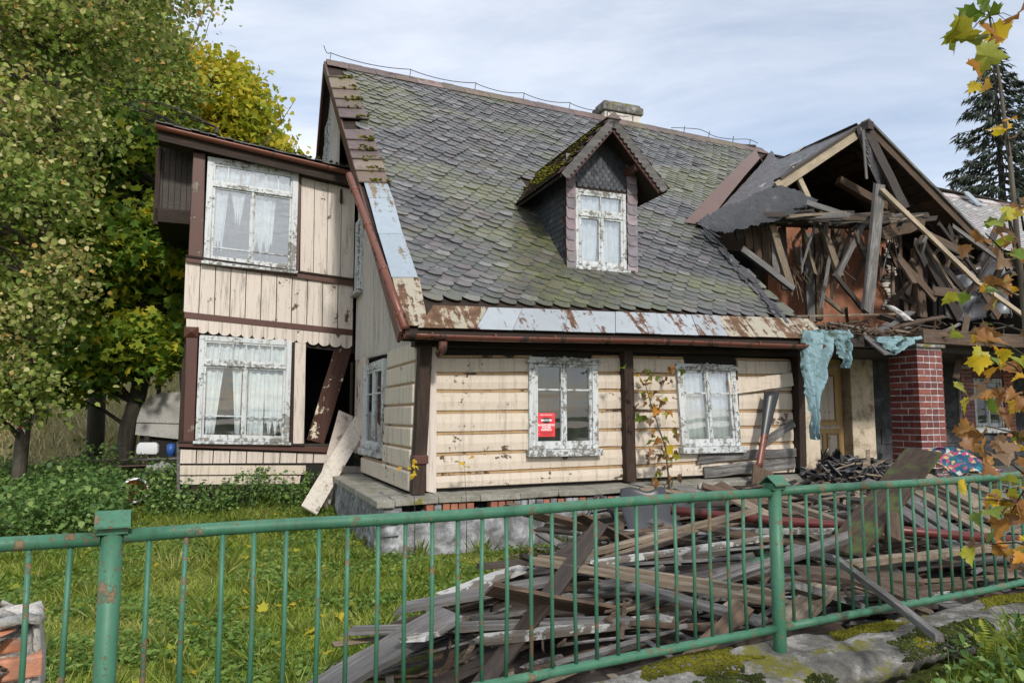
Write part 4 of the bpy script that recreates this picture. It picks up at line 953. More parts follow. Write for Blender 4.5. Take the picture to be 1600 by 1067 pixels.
wsheet('wing_roof_felt', AP+Vector((0, .1, .13)), RB+Vector((.1, .1, .1)), RBk+Vector((.1, 0, .1)), Vector((AP.x, 5.2, AP.z+.13)), 'tar', .02)
part('gable_post', MB().beam(Q(1353, 203, GT-.12), Q(1414, 326, GT-.35), .22, .06, seg=5, jit=.02), 'wood_dark')
part('hanging_felt', MB().sheet(lambda u, v: Q(1338+14*u+(36*v**1.3), 200+95*v+6*u*math.sin(v*9), GT-.16+.05*math.sin(u*4+v*6)), 5, 14, .01), 'tar')
part('hanging_strip', MB().beam(Q(1348, 204, GT-.2), Q(1354, 280, GT-.2), .06, .02, seg=3, jit=.05), 'wood_grey')
part('ridge_beam', MB().beam((AP.x, GT-.25, AP.z-.05), (AP.x, 5.2, AP.z), .14, .16), 'wood_dark')
part('purlin', MB().beam(Q(1310, 282, 2.6), Q(1395, 330, 2.4), .16, .14, seg=3, jit=.02), 'wood_brown')
part('purlin', MB().beam(Q(1335, 236, 3.4), Q(1400, 330, 2.2), .12, .12, seg=3, jit=.02), 'wood_brown')
# members hanging in the opening: (from, to, width m, plane, material)
for (a, b, w, t_, mt) in (
    ((1374, 292), (1355, 487), .22, 1.35, 'wood_grey'), ((1379, 298), (1527, 441), .10, 1.25, 'wood_new'), ((1527, 441), (1625, 512), .09, 1.22, 'wood_new'),
    ((1262, 366), (1268, 500), .26, 2.6, 'wood_grey'), ((1276, 360), (1280, 500), .16, 2.55, 'wood_brown'), ((1203, 346), (1234, 446), .16, 1.9, 'wood_pale'),
    ((1281, 346), (1312, 430), .14, 1.9, 'wood_pale'), ((1352, 343), (1309, 430), .10, 1.7, 'wood_grey'), ((1305, 430), (1351, 486), .09, 1.6, 'wood_dark'),
    ((1160, 390), (1236, 448), .12, 1.5, 'wood_grey'), ((1251, 345), (1273, 426), .07, 2.1, 'wood_pale'), ((1437, 380), (1498, 496), .26, 1.6, 'wood_dark'),
    ((1445, 378), (1502, 470), .07, 1.5, 'wood_pale'), ((1430, 390), (1441, 492), .20, 1.7, 'wood_brown'), ((1394, 384), (1423, 437), .10, 2.4, 'wood_brown'),
    ((1241, 264), (1264, 314), .12, 2.0, 'wood_new'), ((1263, 318), (1334, 341), .11, 1.5, 'wood_grey'), ((1305, 355), (1318, 420), .14, 2.7, 'wood_brown'),
    ((1338, 365), (1352, 400), .14, 2.7, 'wood_grey'), ((1282, 460), (1318, 488), .08, 2.0, 'wood_pale'), ((1467, 350), (1560, 470), .08, 1.9, 'wood_dark'),
    ((1490, 355), (1580, 420), .09, 1.8, 'wood_grey'), ((1240, 385), (1250, 412), .05, 2.2, 'wood_grey'), ((1290, 345), (1295, 372), .05, 1.8, 'wood_pale')):
    part('broken_timber', MB().beam(Q(*a, t_), Q(*b, t_-.02), w, min(.07, w*.5), up=(0, -1, .12), seg=5, jit=.03, ends=.10), mt)
RW = random.Random(77)
for k in range(46):
    x = RW.uniform(1395, 1585); y = RW.uniform(370, 470); an = RW.choice((-1.1, -.8, 1.2, .5, .3))+RW.gauss(0, .3); l_ = RW.uniform(25, 85); t_ = RW.uniform(1.2, 2.9); dx, dy = math.cos(an)*l_/2, math.sin(an)*l_/2
    part('broken_timber', MB().beam(Q(x-dx, y-dy, t_), Q(x+dx, y+dy, t_+RW.uniform(-.4, .4)), RW.uniform(.04, .18), RW.uniform(.02, .06), up=(0, -1, .12), seg=4, jit=.05, ends=.12), RW.choice(['wood_dark', 'wood_dark', 'wood_brown', 'wood_grey', 'wood_brown']))
for k in range(26):
    x = RW.uniform(1235, 1400); y = RW.uniform(350, 400); l_ = RW.uniform(20, 90); t_ = RW.uniform(1.6, 2.8)
    part('splinter', MB().beam(Q(x, y, t_), Q(x+RW.gauss(0, 14), y+l_, t_), RW.uniform(.02, .09), .015, up=(0, -1, .12), seg=4, jit=.10, ends=.12), RW.choice(['wood_dark', 'wood_brown', 'wood_grey', 'wood_pale', 'wood_dark']))
for k in range(16):     # shreds of roofing felt hanging from the broken edges
    u = RW.random(); a = VB.lerp(V0, u*.9)+Vector((0, -.1, -.05)) if k % 2 else Vector((RW.uniform(7.4, 10.8), RW.uniform(1.5, 2.), 5.35)); w0 = RW.uniform(.08, .3); h0 = RW.uniform(.12, .45); ph = RW.random()*9
    part('felt_shred', MB().sheet(lambda u_, v_: a+Vector((w0*(u_-.5)*(1-.7*v_)+.04*math.sin(v_*5+ph), .06*math.sin(u_*5+v_*6+ph), -h0*v_*(1-.4*abs(math.sin(u_*6+ph))))), 6, 8, .006), 'tar')
# ragged ceiling layer
part('tie_beam', MB().beam(Q(1205, 343, 2.1), Q(1432, 352, 1.9), .22, .22, seg=8, jit=.03, ends=.2), 'wood_brown')
part('tie_beam', MB().beam(Q(1372, 368, 1.75), Q(1424, 352, 1.7), .25, .2, seg=5, jit=.06, ends=.2), 'wood_brown')
for k in range(60):
    x = RND.uniform(1195, 1435); y = 337+RND.uniform(-4, 9)+(x-1200)*.012; l_ = RND.uniform(25, 90); t_ = RND.uniform(1.4, 2.2)
    part('splinter', MB().beam(Q(x-l_/2, y+RND.uniform(-4, 4), t_), Q(x+l_/2, y+RND.uniform(-5, 5), t_+RND.uniform(-.3, .3)), RND.uniform(.03, .1), .02, seg=3, jit=.08, ends=.08), RND.choice(['wood_grey', 'wood_dark', 'wood_brown', 'wood_pale', 'wood_dark']))
m = MB()
for k in range(60):
    a = Q(RND.choice([RND.uniform(1230, 1260), RND.uniform(1285, 1320)]), RND.uniform(365, 440), 2.4); d = Vector((RND.uniform(-.3, .3), RND.uniform(-.2, .1), -RND.uniform(.1, .5)))
    m.beam(a, a+d, .008, .006, seg=2, jit=.3)
tag(part('reed_strands', m, 'wood_pale'), kind='stuff')
# orange plaster room wall, torn plaster edge, weathered boards beside the roof
ow = [Q(1200, 345, 3.0), Q(1397, 350, 3.0), Q(1397, 520, 3.0), Q(1200, 520, 3.0)]
part('orange_room_wall', MB().prism([ow[0], ow[3], ow[2], ow[1]][::-1], (0, .12, 0)), 'orange')
m = MB()
for k in range(26):
    y = 372 + k*4.4; x = 1384 + 4*math.sin(k*.7) + RND.uniform(-2, 2); m.beam(Q(x, y, 2.96), Q(x+9+RND.uniform(-3, 6), y+RND.uniform(-1, 1), 2.96), .045, .03, seg=2, jit=.15, ends=.05)
part('torn_plaster_edge', m, 'plaster'); part('lath_post', MB().beam(Q(1395, 365, 2.93), Q(1394, 482, 2.93), .08, .06), 'wood_pale')
for k, x in enumerate((1152, 1166, 1180, 1194, 1208, 1222)):
    part('weathered_board', MB().beam(Q(x, 352+k*1.0, 2.2), Q(x+5, 372+k*16, 2.2), .17, .03, seg=3, jit=.03, ends=.06), RND.choice(['wood_grey', 'wood_brown', 'wood_dark']))
# dark back of the wing
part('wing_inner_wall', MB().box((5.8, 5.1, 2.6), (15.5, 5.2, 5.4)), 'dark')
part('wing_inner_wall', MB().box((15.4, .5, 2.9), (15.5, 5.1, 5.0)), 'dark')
for k in range(12):
    x = 1400 + k*15; part('inner_board', MB().beam(Q(x+RND.uniform(-6, 6), 385+RND.uniform(0, 30), 3.6), Q(x+RND.uniform(-12, 12), 495, 3.4), RND.uniform(.1, .25), .03, seg=3, jit=.04, ends=.1), RND.choice(['wood_dark', 'wood_brown', 'wood_grey', 'wood_dark']))
# dull bent sheet of metal in the opening
def bent(u, v):
    x = 1468 + 100*u + 10*v; y = 432 + 64*v - 22*u*(1-v)*1.2 + 6*math.sin(u*5); return Q(x, y, 2.2+.35*math.sin(u*3.5+v)+.06*math.sin(v*9))
part('bent_sheet', MB().sheet(bent, 18, 10, .006), 'metal_grey' if 'metal_grey' in MAT else 'flash_blue', smooth=True)
# continuing main roof right of the wing
L0 = [Q(1436, 300, 5.4), Q(1640, 333, 5.4), Q(1720, 420, 2.6), Q(1480, 372, 2.6)]
n_ = (L0[1]-L0[0]).cross(L0[3]-L0[0]).normalized(); n_ = -n_ if n_.z < 0 else n_
part('roof_deck', MB().prism([p-n_*.05 for p in L0], -n_*.04), 'darkbrown_x')
m = MB()
for r_ in range(26):
    for k in range(30):
        u = (k+(r_*.37 % 1))/30; v = r_/26
        if u > .98: continue
        f = lambda u, v: L0[0].lerp(L0[1], u).lerp(L0[3].lerp(L0[2], u), v)
        a, b, c, d = f(u, v), f(u+.032, v), f(u+.032, v+.06), f(u, v+.06); e_ = f(u+.016, v+.072)
        m.prism([a, d+n_*.02, e_+n_*.022, c+n_*.02, b], n_*.008)
tag(part('far_slate_courses', m, 'slate_light'), kind='stuff')
for k in range(7):
    a = L0[0].lerp(L0[1], k/7); b = L0[0].lerp(L0[1], (k+.96)/7); part('ridge_slate', MB().beam(a+n_*.03, b+n_*.03+Vector((0, 0, .01)), .3, .03, up=n_), 'slate_light' if k % 2 else 'slab')
part('roof_hatch_sheet', MB().beam(Q(1508, 300, 5.2), Q(1532, 322, 4.9), .3, .04, up=n_), 'flash_blue')
part('loose_ridge_sheet', MB().beam(Q(1143, 230, 5.6), Q(1190, 238, 5.5), .30, .05, up=(0, -.5, .9)), 'flash_blue'); part('loose_ridge_sheet', MB().beam(Q(1148, 226, 5.6), Q(1180, 228, 5.5), .1, .04, up=(0, -.5, .9)), 'tar')
# ================================================================== porch under the wing
part('porch_deck', MB().box((5.95, -.05, 2.62), (15.2, 5.05, 2.74)), 'wood_dark')
part('porch_beam', MB().beam((8.0, -.22, 2.83), (15.2, -.22, 2.86), .22, .24, seg=14, jit=.03), 'wood_brown', bevel=.01)
part('porch_beam', MB().beam((5.9, -.1, 2.70), (8.0, -.1, 2.72), .14, .2, seg=5, jit=.05), 'wood_dark')
part('porch_terrace', MB().box((5.8, -.3, -.1), (15.2, 1.78, .58)), 'concrete', bevel=.01)
PT = 1.8
part('porch_wall', MB().box((5.85, PT+.1, .5), (11.95, PT+.2, 2.62)), 'render_dark')
part('porch_wall', MB().box((12.85, PT+.1, .5), (15.2, PT+.2, 2.62)), 'render_dark')
part('porch_wall', MB().box((11.95, PT+.1, .5), (12.85, PT+.2, 1.3)), 'render_dark'); part('porch_wall', MB().box((11.95, PT+.1, 2.36), (12.85, PT+.2, 2.62)), 'render_dark')
part('porch_room', MB().box((11.8, 3.6, .5), (13.2, 3.7, 2.6)), 'dark'); part('porch_room', MB().box((11.7, PT+.2, .5), (11.8, 3.7, 2.6)), 'dark')
for r_ in range(2):      # grey blocks under the window
    for k in range(9):
        x = 9.2+k*.55+(r_ % 2)*.27; part('wall_block', MB().box((x, PT+.075, .75+r_*.30), (x+.54, PT+.099, 1.04+r_*.30)), 'render_dark', bevel=.008)
part('cream_pilaster', MB().box((8.45, PT-.22, .55), (9.0, PT+.09, 2.62)), 'render_cream', bevel=.01)
part('cream_wall_strip', MB().box((5.85, -.02, .8), (6.15, .08, 2.6)), 'render_cream', bevel=.01)
# salvaged panelled door
dl, dr = 7.55, 8.43
dd_ = empty('door', (dl, PT-.02, .62), 0, H); dw = dr-dl; dh = 2.0
MB().box((0, .0, 0), (dw, .035, dh)).build('leaf', MAT['ochre_door'] if 'ochre_door' in MAT else MAT['cream_strip'], dd_)
def ringb(mb, x0, x1, z0, z1, w, y0, y1): mb.box((x0, y0, z0), (x1, y1, z0+w)); mb.box((x0, y0, z1-w), (x1, y1, z1)); mb.box((x0, y0+.001, z0+w), (x0+w, y1, z1-w)); mb.box((x1-w, y0+.001, z0+w), (x1, y1, z1-w)); return mb
for (z0, z1, x0, x1) in ((.12, .66, .12, .40), (.12, .66, .48, .76), (.86, 1.72, .16, .72)):
    ringb(MB(), x0, x1, z0, z1, .03, -.022, 0).build('panel_moulding', MAT['cream_strip'], dd_, bevel=.003)
    MB().box((x0+.045, -.006, z0+.045), (x1-.045, 0, z1-.045)).build('panel', MAT['cream'], dd_)
for z in (.74, 1.82):
    m = MB().box((.08, -.03, z), (.80, 0, z+.02))
    for k in range(14): m.box((.10+k*.049, -.025, z+.021), (.125+k*.049, 0, z+.06))
    m.build('dentil_rail', MAT['cream'], dd_)
part('door_frame', MB().box((dl-.1, PT-.06, .6), (dl-.005, PT+.09, 2.62)), 'wood_brown'); part('door_frame', MB().box((dl, PT-.06, 2.64), (dr, PT+.09, 2.7)), 'wood_brown')
# window in brick surround
window('window', (11.98, PT+.08, 1.36), .84, .99, outer=.05, mid=[.62], sill=0)
part('window_sill', MB().box((11.9, PT-.02, 1.24), (12.9, PT+.1, 1.345)), 'white_x', bevel=.008)
def bricks(x0, x1, z0, z1, y0, y1, bl=.19, bh=.077, j=.011, off=0, mat='brick', jitter=.002, nmin=0, parent=None):
    z = z0; r_ = off
    while z+bh < z1+.01:
        x = x0; first = True
        while x < x1-.01:
            w_ = (bl/2 if (first and r_ % 2) else bl); xe = min(x+w_, x1)
            if x1-xe < .03: xe = x1
            part('brick', MB().box((x, y0+RND.uniform(-jitter, jitter), z), (xe-j*(xe < x1), y1, z+bh-j)), mat, parent=parent); x = xe; first = False
        z += bh; r_ += 1
bricks(11.62, 11.97, 1.16, 2.60, PT+.03, PT+.098, bl=.23)
bricks(12.86, 13.15, 1.16, 2.60, PT+.03, PT+.098, bl=.23, mat='brick_old')
x = 11.98
while x < 12.84: part('brick', MB().box((x, PT+.03, 2.37), (x+.085, PT+.098, 2.60)), 'brick'); x += .097
bricks(9.05, 9.25, 1.0, 2.3, PT+.04, PT+.099, bl=.19, mat='brick_old')
part('mortar_bed', MB().box((11.6, PT+.05, 1.15), (11.955, PT+.0985, 2.61)), 'mortar')
# brick pillar, its corner towards the viewer
pe = empty('pillar', (7.79, -.38, .0), 0, H); PWx, PWy = .54, .54
MB().box((.008, .008, -.1), (PWx-.008, PWy-.008, 2.645)).build('mortar', MAT['mortar'], pe)
z = -.02; r_ = 0; bh = .1015; j = .019
while z+bh < 2.66:
    fr = [0, .26, .40, .54] if r_ % 2 else [0, .14, .27, .41, .54]; sd_ = [0, .33, .54] if r_ % 2 else [0, .21, .54]
    for a, b in zip(fr, fr[1:]): MB().box((a+(j/2 if a else 0), RND.uniform(-.003, .002), z+j/2), (b-(j/2 if b < .54 else 0), .10, z+bh-j/2)).build('brick', MAT['brick'], pe, bevel=.003)
    for a, b in zip(sd_, sd_[1:]): MB().box((RND.uniform(-.003, .002), max(.102, a+j/2), z+j/2), (.10, b-(j/2 if b < .54 else 0), z+bh-j/2)).build('brick', MAT['brick'], pe, bevel=.003)
    z += bh; r_ += 1
MB().box((-.05, -.05, 2.647), (PWx+.03, PWy+.04, 2.70)).build('cap_stone', MAT['concrete'], pe, bevel=.012)
# leaning boards in front of the bay's open doorway (things of their own)
def loose(name, mb, mat, label, cat, group=None, loc=(0, 0, 0), rz=0, bevel=0, smooth=False):
    o = mb.build(name, MAT[mat] if isinstance(mat, str) else mat, None, smooth, bevel)
    o.matrix_basis = Matrix.Translation(Vector(loc)) @ Matrix.Rotation(rz, 4, 'Z') @ o.matrix_basis
    return tag(o, label, cat, group)
def hboard(a, b, w, th, t0, t1, mat, label, up=(0, -1, .3), **k):
    A, B_ = Q(*a, t0), Q(*b, t1); c = (A+B_)/2; m = MB().beam(A-A, B_-A, w, th, up=up, **k)
    return loose('leaning_board' if 'lean' in label else 'board', m, mat, label, 'board', loc=W(A.x, A.y, A.z), rz=HA)
hboard((483, 796), (565, 657), .27, .03, 2.9, 4.0, 'board_cream', 'long pale grey board leaning in front of the open doorway of the bay', seg=6, jit=.01, ends=.03)
hboard((500, 797), (540, 647), .26, .03, 3.4, 4.25, 'board_pink', 'shorter pinkish board leaning behind the long pale one at the bay', seg=6, jit=.01, ends=.05)
# pieces leaning on the front wall
def trough(u, v): 
    a = Q(1186, 730, -.40); b = Q(1206, 612, -.16); p = a.lerp(b, u); r = .05+.10*max(0, u-.35)**1.0*1.1; an = math.pi*(.9+1.2*v); 
    return (p.x+math.cos(an)*r - a.x, p.y+math.sin(an)*r*.6 - a.y, p.z - a.z)
o = loose('rusty_downpipe', MB().sheet(trough, 14, 10, .004), 'pipe', 'split red-brown downpipe with flared black end leaning on the cream wall', 'downpipe', loc=W(*Q(1186, 730, -.40)), rz=HA, smooth=True); o.data.materials.append(MAT['plastic'])
o.data.polygons.foreach_set('material_index', [1 if (p.center.z > .42) else 0 for p in o.data.polygons])
hboard((1190, 768), (1192, 732), .33, .03, -.56, -.42, 'wood_brown', 'short square grey-brown board leaning on the ledge below the second window', seg=2, jit=.01)
# torn foil hanging at the eaves corner
def foil(outline, t_, name, label, n=24):
    # outline: rows of (xl, xr, y)
    o = Q(outline[0][0], outline[0][2], t_)
    def fn(u, v):
        f = v*(len(outline)-1); i = min(len(outline)-2, int(f)); f -= i
        l, r, y = [outline[i][k]+(outline[i+1][k]-outline[i][k])*f for k in range(3)]
        q = Q(l+(r-l)*u, y, t_); k = mnoise.noise(Vector((u*3, v*4, t_))); k2 = mnoise.fractal(Vector((u*5, v*14, t_+3)), 1, 2, 4); eg = (.04*k2 if u in (0, 1) else 0); return (q.x-o.x+eg, .07*math.sin(u*11+v*4+3*k)*(1-u*.2)+.08*k+.03*abs(k2), q.z-o.z+.02*k2)
    return loose(name, MB().sheet(fn, 22, n*2, .002), 'foil', label, 'foil sheet', loc=W(o.x, t_, o.z), rz=HA)
foil([(1255, 1305, 516), (1256, 1296, 540), (1257, 1295, 565), (1257, 1291, 590), (1260, 1284, 610), (1264, 1279, 640), (1267, 1279, 665), (1273, 1279, 686)], -.62, 'foil_sheet', 'long torn teal foil hanging off the right end of the eaves')
foil([(1298, 1325, 516), (1304, 1329, 535), (1312, 1330, 555), (1318, 1329, 574)], -.5, 'foil_sheet', 'short torn teal foil strip hanging beside the long one at the eaves', 10)
foil([(1372, 1438, 526), (1378, 1432, 534), (1384, 1420, 543), (1390, 1400, 554)], -.45, 'foil_sheet', 'teal foil scrap draped over the porch edge above the brick pillar', 10)
# ================================================================== green railing on its low wall
fe = empty('fence', FW(0, 0, .5), FA); tag(fe, 'chipped green tubular railing with upright bars running across the front of the garden', 'fence')
ZT, ZB, ZW = 1.25-.5, .64-.5, .055
def fpart(n, mb, mat='green', smooth=True, bevel=0): return mb.build(n, MAT[mat], fe, smooth, bevel)
cuts = (-2.72, 0., 2.685, 5.4)
for i, d in enumerate(cuts):
    m = MB().tube([(d, 0, ZW-.3), (d, 0, ZW+.2), (d, 0, ZT+.02)], .0295, 20); p = fpart('post', m)
    w_, l_ = .046, .052
    m = MB().add([(d-w_, -l_, ZT+.035), (d+w_, -l_, ZT+.035), (d+w_, 0, ZT+.075), (d-w_, 0, ZT+.075), (d+w_, l_, ZT+.035), (d-w_, l_, ZT+.035),
                  (d-w_, -l_, ZT+.03), (d+w_, -l_, ZT+.03), (d+w_, 0, ZT+.068), (d-w_, 0, ZT+.068), (d+w_, l_, ZT+.03), (d-w_, l_, ZT+.03)],
                 [(0,1,2,3), (3,2,4,5), (6,9,8,7), (9,11,10,8), (0,6,7,1), (5,4,10,11), (0,3,9,6), (3,5,11,9), (1,7,8,2), (2,8,10,4)])
    fpart('post_cap', m, smooth=False)
    fpart('cap_plug', MB().box((d-.04, -.03, ZT+.01), (d+.04, .03, ZT+.04)), smooth=False)
for a, b in zip(cuts, cuts[1:]):
    for z, r in ((ZT-.003, .0205), (ZB, .0185)):
        pts = [(a+.03+(b-a-.06)*k/10, .004*math.sin(k*1.3+a), z+.004*math.sin(k*.9+z)) for k in range(11)]
        fpart('rail', MB().tube(pts, r, 16))
    n_ = int(round((b-a)/.0995))
    for k in range(1, n_):
        d = a+(b-a)*k/n_ + RND.uniform(-.004, .004); e_ = RND.uniform(-.004, .004)
        fpart('bar', MB().tube([(d, 0, ZB+.015), (d+e_, RND.uniform(-.004, .004), (ZB+ZT)/2), (d, 0, ZT-.01)], .0078, 10))
    fpart('weld_seam', MB().tube([(a+(b-a)*.38, 0, ZT-.003), (a+(b-a)*.38+.006, 0, ZT-.003)], .0217, 16))
# low wall
we = empty('retaining_wall', FW(0, 0, 0), FA); tag(we, 'low mossy concrete wall under the green railing', 'wall')
def capf(u, v):
    d = -3.4+9.6*u; e = -.30+.44*v; n = mnoise.fractal(Vector((d*2.5, e*4, 0)), .9, 2, 7); z = .548 + .026*n - .05*max(0, 1-v*5)**1.5 - .05*max(0, (v-.85)*6)**1.5
    return (d, e+.02*mnoise.noise(Vector((d*3, v, 2)))*(1 if v < .1 else .3), z)
MB().sheet(capf, 420, 30, .10).build('coping', MAT['concrete'], we, True)
MB().sheet(lambda u, v: (-3.4+9.6*u, -.272+.015*mnoise.fractal(Vector(((-3.4+9.6*u)*3, v*2, 7)), 1, 2, 4), .47*v-.1), 120, 10, .2).build('wall_face', MAT['concrete'], we, True)
MB().box((-3.4, -.2, -.1), (6.2, .10, .46)).build('wall_core', MAT['concrete'], we)
mm = MB(); md = MB()
R2 = random.Random(3)
for _ in range(26000):
    d = R2.uniform(.4, 5.2); v = R2.random(); n = mnoise.fractal(Vector((d*1.6, v*1.1, 9)), 1, 2, 4)
    edge_ = .22 if v < .35 else (.12 if v > .62 else -.22)
    if n + edge_ + .16*sm(.8, 3, d) < .30: continue
    x, y, z = capf((d+3.4)/9.6, v); r = R2.uniform(.004, .011); blob(mm if v > .55 or n > .45 else md, (x, y, z+r*.6*R2.random()), r*1.15)
tag(mm.build('wall_moss', MAT['moss'], we), kind='stuff'); tag(md.build('wall_moss', MAT['moss_dark'], we), kind='stuff')
# broken piece of brickwork behind the railing, lower left
bk = empty('broken_brickwork', FW(-.33, .40, 0), FA+.12); tag(bk, 'broken chunk of orange hollow bricks and mortar behind the railing at the far left', 'bricks')
for r_ in range(11):
    for k in range(3):
        z = .02+r_*.083; x = -.62+k*.25+(r_ % 2)*.06
        if r_ > 8 and k == 0 and r_ == 10: continue
        w_ = .235 if x+.235 < .17 else max(.07, .165+RND.uniform(-.03, .01)-x)
        MB().box((x, RND.uniform(-.02, .01), z), (x+w_, .23+RND.uniform(-.02, .02), z+.068)).build('brick', MAT['brick_orange'], bk, bevel=.008)
MB().sheet(lambda u, v: (-.6+.74*u, .022+.012*mnoise.noise(Vector((u*9, v*9, 0))), .03+.88*v), 30, 30, .16).build('mortar', MAT['plaster'], bk, True)
MB().sheet(lambda u, v: (.115+.03*mnoise.fractal(Vector((u*5, v*9, 3)), 1, 2, 4), .22*u, .03+.90*v), 16, 40, .1).build('mortar', MAT['plaster'], bk, True)
MB().sheet(lambda u, v: (-.62+.77*u, .24*v, .925+.035*mnoise.fractal(Vector((u*5, v*4, 5)), 1, 2, 4)+.03*u), 30, 12, .03).build('mortar', MAT['plaster'], bk, True)

# ================================================================== heap of boards behind the railing
def heap_h(x, y):
    d, e = toF(x, y)
    P_ = ((-9, .95), (1.9, 1.0), (2.5, 1.5), (2.95, 2.1), (3.66, 3.5), (4.5, 4.6), (6.5, 6.0)); lb = 6
    for (e0, d0), (e1, d1) in zip(P_, P_[1:]):
        if e0 <= e <= e1: lb = d0+(d1-d0)*(e-e0)/(e1-e0)
    s_, t_ = toH((x, y, 0))[:2]
    h = .12*sm(lb-.15, lb+.1, d) + .34*sm(lb, lb+1.5, d) + .22*sm(3.8, 6.5, d+e*.3)
    h *= sm(-.35, -1.0, t_) if s_ < 5 else sm(.2, -.5, t_)
    if s_ > 8.9: h *= .8
    return max(0, h*.88)
hp = MB()
def hsheet(u, v):
    d = .6+8.9*u; e = .13+5.6*v; p = FW(d, e); h = heap_h(p.x, p.y)
    return (p.x, p.y, gz(p.x, p.y) - .10 + max(0, h-.10)*(.9+.35*mnoise.fractal(Vector((p.x*2.5, p.y*2.5, 1)), 1, 2, 5)))
tag(hp.sheet(hsheet, 130, 90, .02).build('rubble_heap', MAT['wood_dark'], smooth=False), 'dark rotten debris underneath the broken boards behind the railing', 'rubble', kind='stuff')
bank = {}
def bmesh_(kind, k, L, w, th, ends=.08):
    key = (kind, k)
    if key not in bank:
        m = MB(); R_ = random.Random(hash(key) % 999 if False else (len(bank)*13+5)); n = 6; vs = []; bend = R_.uniform(-.02, .02)
        for i in range(n+1):
            u = i/n-.5; o = bend*math.sin(u*3); e0 = 0
            for q, (sy, sz) in enumerate(((-1,-1),(1,-1),(1,1),(-1,1))):
                ee = (R_.random()-.4)*ends*(-1 if i == 0 else 1) if i in (0, n) else 0
                vs.append((u*L+ee, sy*w/2*(1+R_.uniform(-.10, .08))+o, sz*th/2+bend*math.sin(u*5)*.6))
        fs = [(i*4+q, i*4+(q+1) % 4, i*4+4+(q+1) % 4, i*4+4+q) for i in range(n) for q in range(4)] + [(3,2,1,0), tuple(n*4+q for q in range(4))]
        m.add(vs, fs); bank[key] = m.mesh('board', MAT[kind])
    return bank[key]
for mt_, nm_, lb_ in (('wood_pale', 'pale_splinters', 'pale splinters and laths strewn through the board heap'), ('wood_brown', 'brown_splinters', 'brown splinters strewn through the board heap'), ('wood_grey', 'grey_splinters', 'grey splinters strewn through the board heap')):
    m = MB(); R9 = random.Random(nm_)
    while len(m.f) < (1800 if mt_ == 'wood_pale' else 4800):
        d = R9.uniform(.8, 8.6); e = R9.uniform(.2, 4.8)**1.0; p = FW(d, e); h = heap_h(p.x, p.y)
        if h < .1: continue
        an = FA+R9.choice((-.35, -.2, .3, .9))+R9.gauss(0, .35); l_ = R9.uniform(.08, .8)**1.2; q = Vector((p.x, p.y, gz(p.x, p.y)+h*R9.uniform(.75, 1.1))); dd3 = Vector((math.cos(an), math.sin(an), R9.gauss(0, .12)))
        if toF(*(q+dd3*l_)[:2])[1] < .15 or toH(q+dd3*l_).y > -.4: continue
        m.beam(q, q+dd3*l_, R9.uniform(.008, .045), R9.uniform(.005, .018), up=(R9.gauss(0, .4), R9.gauss(0, .4), 1), seg=3, jit=.12, ends=.05)
    tag(m.build(nm_, MAT[mt_]), lb_, 'splinters', kind='stuff')
kinds = ['wood_grey', 'wood_pale', 'wood_brown', 'wood_dark', 'wood_white']
klabel = {'wood_grey': 'grey weathered', 'wood_pale': 'pale splintered', 'wood_brown': 'brown weathered', 'wood_dark': 'dark wet', 'wood_white': 'white flaking painted'}
dims = [(2.2, .11, .022), (1.5, .14, .025), (1.1, .09, .03), (2.8, .07, .04), (.7, .12, .02), (1.8, .05, .03)]
R3 = random.Random(21)
def zone(d, e):
    return 'left of the middle fence post' if d < 2.55 else 'right of the middle fence post'
count = 0
def put_board(kind, k, p, rz_, pitch, roll, label, group, sc=1):
    L, w, th = dims[k]; o = link('board', bmesh_(kind, k, L, w, th)); o.location = p; o.rotation_mode = 'ZYX'; o.rotation_euler = (roll, pitch, rz_); o.scale = (sc, 1, 1)
    return tag(o, label, 'board', group)
while count < 190:
    d = R3.uniform(.8, 8.4); e = R3.uniform(.22, 4.6); p = FW(d, e); h = heap_h(p.x, p.y)
    if h < .13 or (d > 6.5 and R3.random() < .4): continue
    k = R3.choice([0, 0, 1, 2, 3, 3, 4, 5, 5]); L = dims[k][0]; rz_ = FA + R3.choice([R3.gauss(-.25, .28), R3.gauss(-.30, .2), R3.gauss(.25, .35)]); sc = R3.uniform(.65, 1.05)
    if d > 4.2: rz_ = FA+R3.gauss(-.9, .35)
    ux, uy = math.cos(rz_)*L*sc/2, math.sin(rz_)*L*sc/2
    q1 = (p.x-ux, p.y-uy); q2 = (p.x+ux, p.y+uy); ok = True
    for q in (q1, q2):
        dd2, ee2 = toF(*q); st = toH((q[0], q[1], 0))
        if ee2 < .14 or (st.y > -.55 and st.x < 5.9) or (st.y > -.4) or heap_h(*q) < .08: ok = False
    if not ok: continue
    h1, h2 = heap_h(*q1), heap_h(*q2); zz = max(.05, h*R3.uniform(.8, 1.12)); hi = zz/h > .98; pitch = -math.atan2((h2-h1)*.7, L*sc)+R3.gauss(0, .04)
    kind = R3.choices(kinds, (26, 12, 22, 42, 3))[0]
    z1_ = ['left end of heap', 'left of middle post', 'right of middle post', 'before brick pillar', 'far right of heap'][0 if d < 1.8 else 1 if d < 3.1 else 2 if d < 4.6 else 3 if d < 6.2 else 4]
    z2_ = ['nearest the railing', 'mid-depth', 'at the back'][0 if e < 1.1 else 1 if e < 2.4 else 2]
    z3_ = 'long' if L*sc > 1.5 else 'short'; z4_ = 'thin' if dims[k][1] < .08 else 'wide'; z5_ = ' on top' if hi else ''
    put_board(kind, k, (p.x, p.y, gz(p.x, p.y)+zz), rz_, pitch, R3.gauss(0, .3), f'{z3_} {z4_} {klabel[kind]} board{z5_} {z2_}, {z1_}', f'{z3_} {z4_} {klabel[kind]} boards {z2_}, {z1_}', sc); count += 1
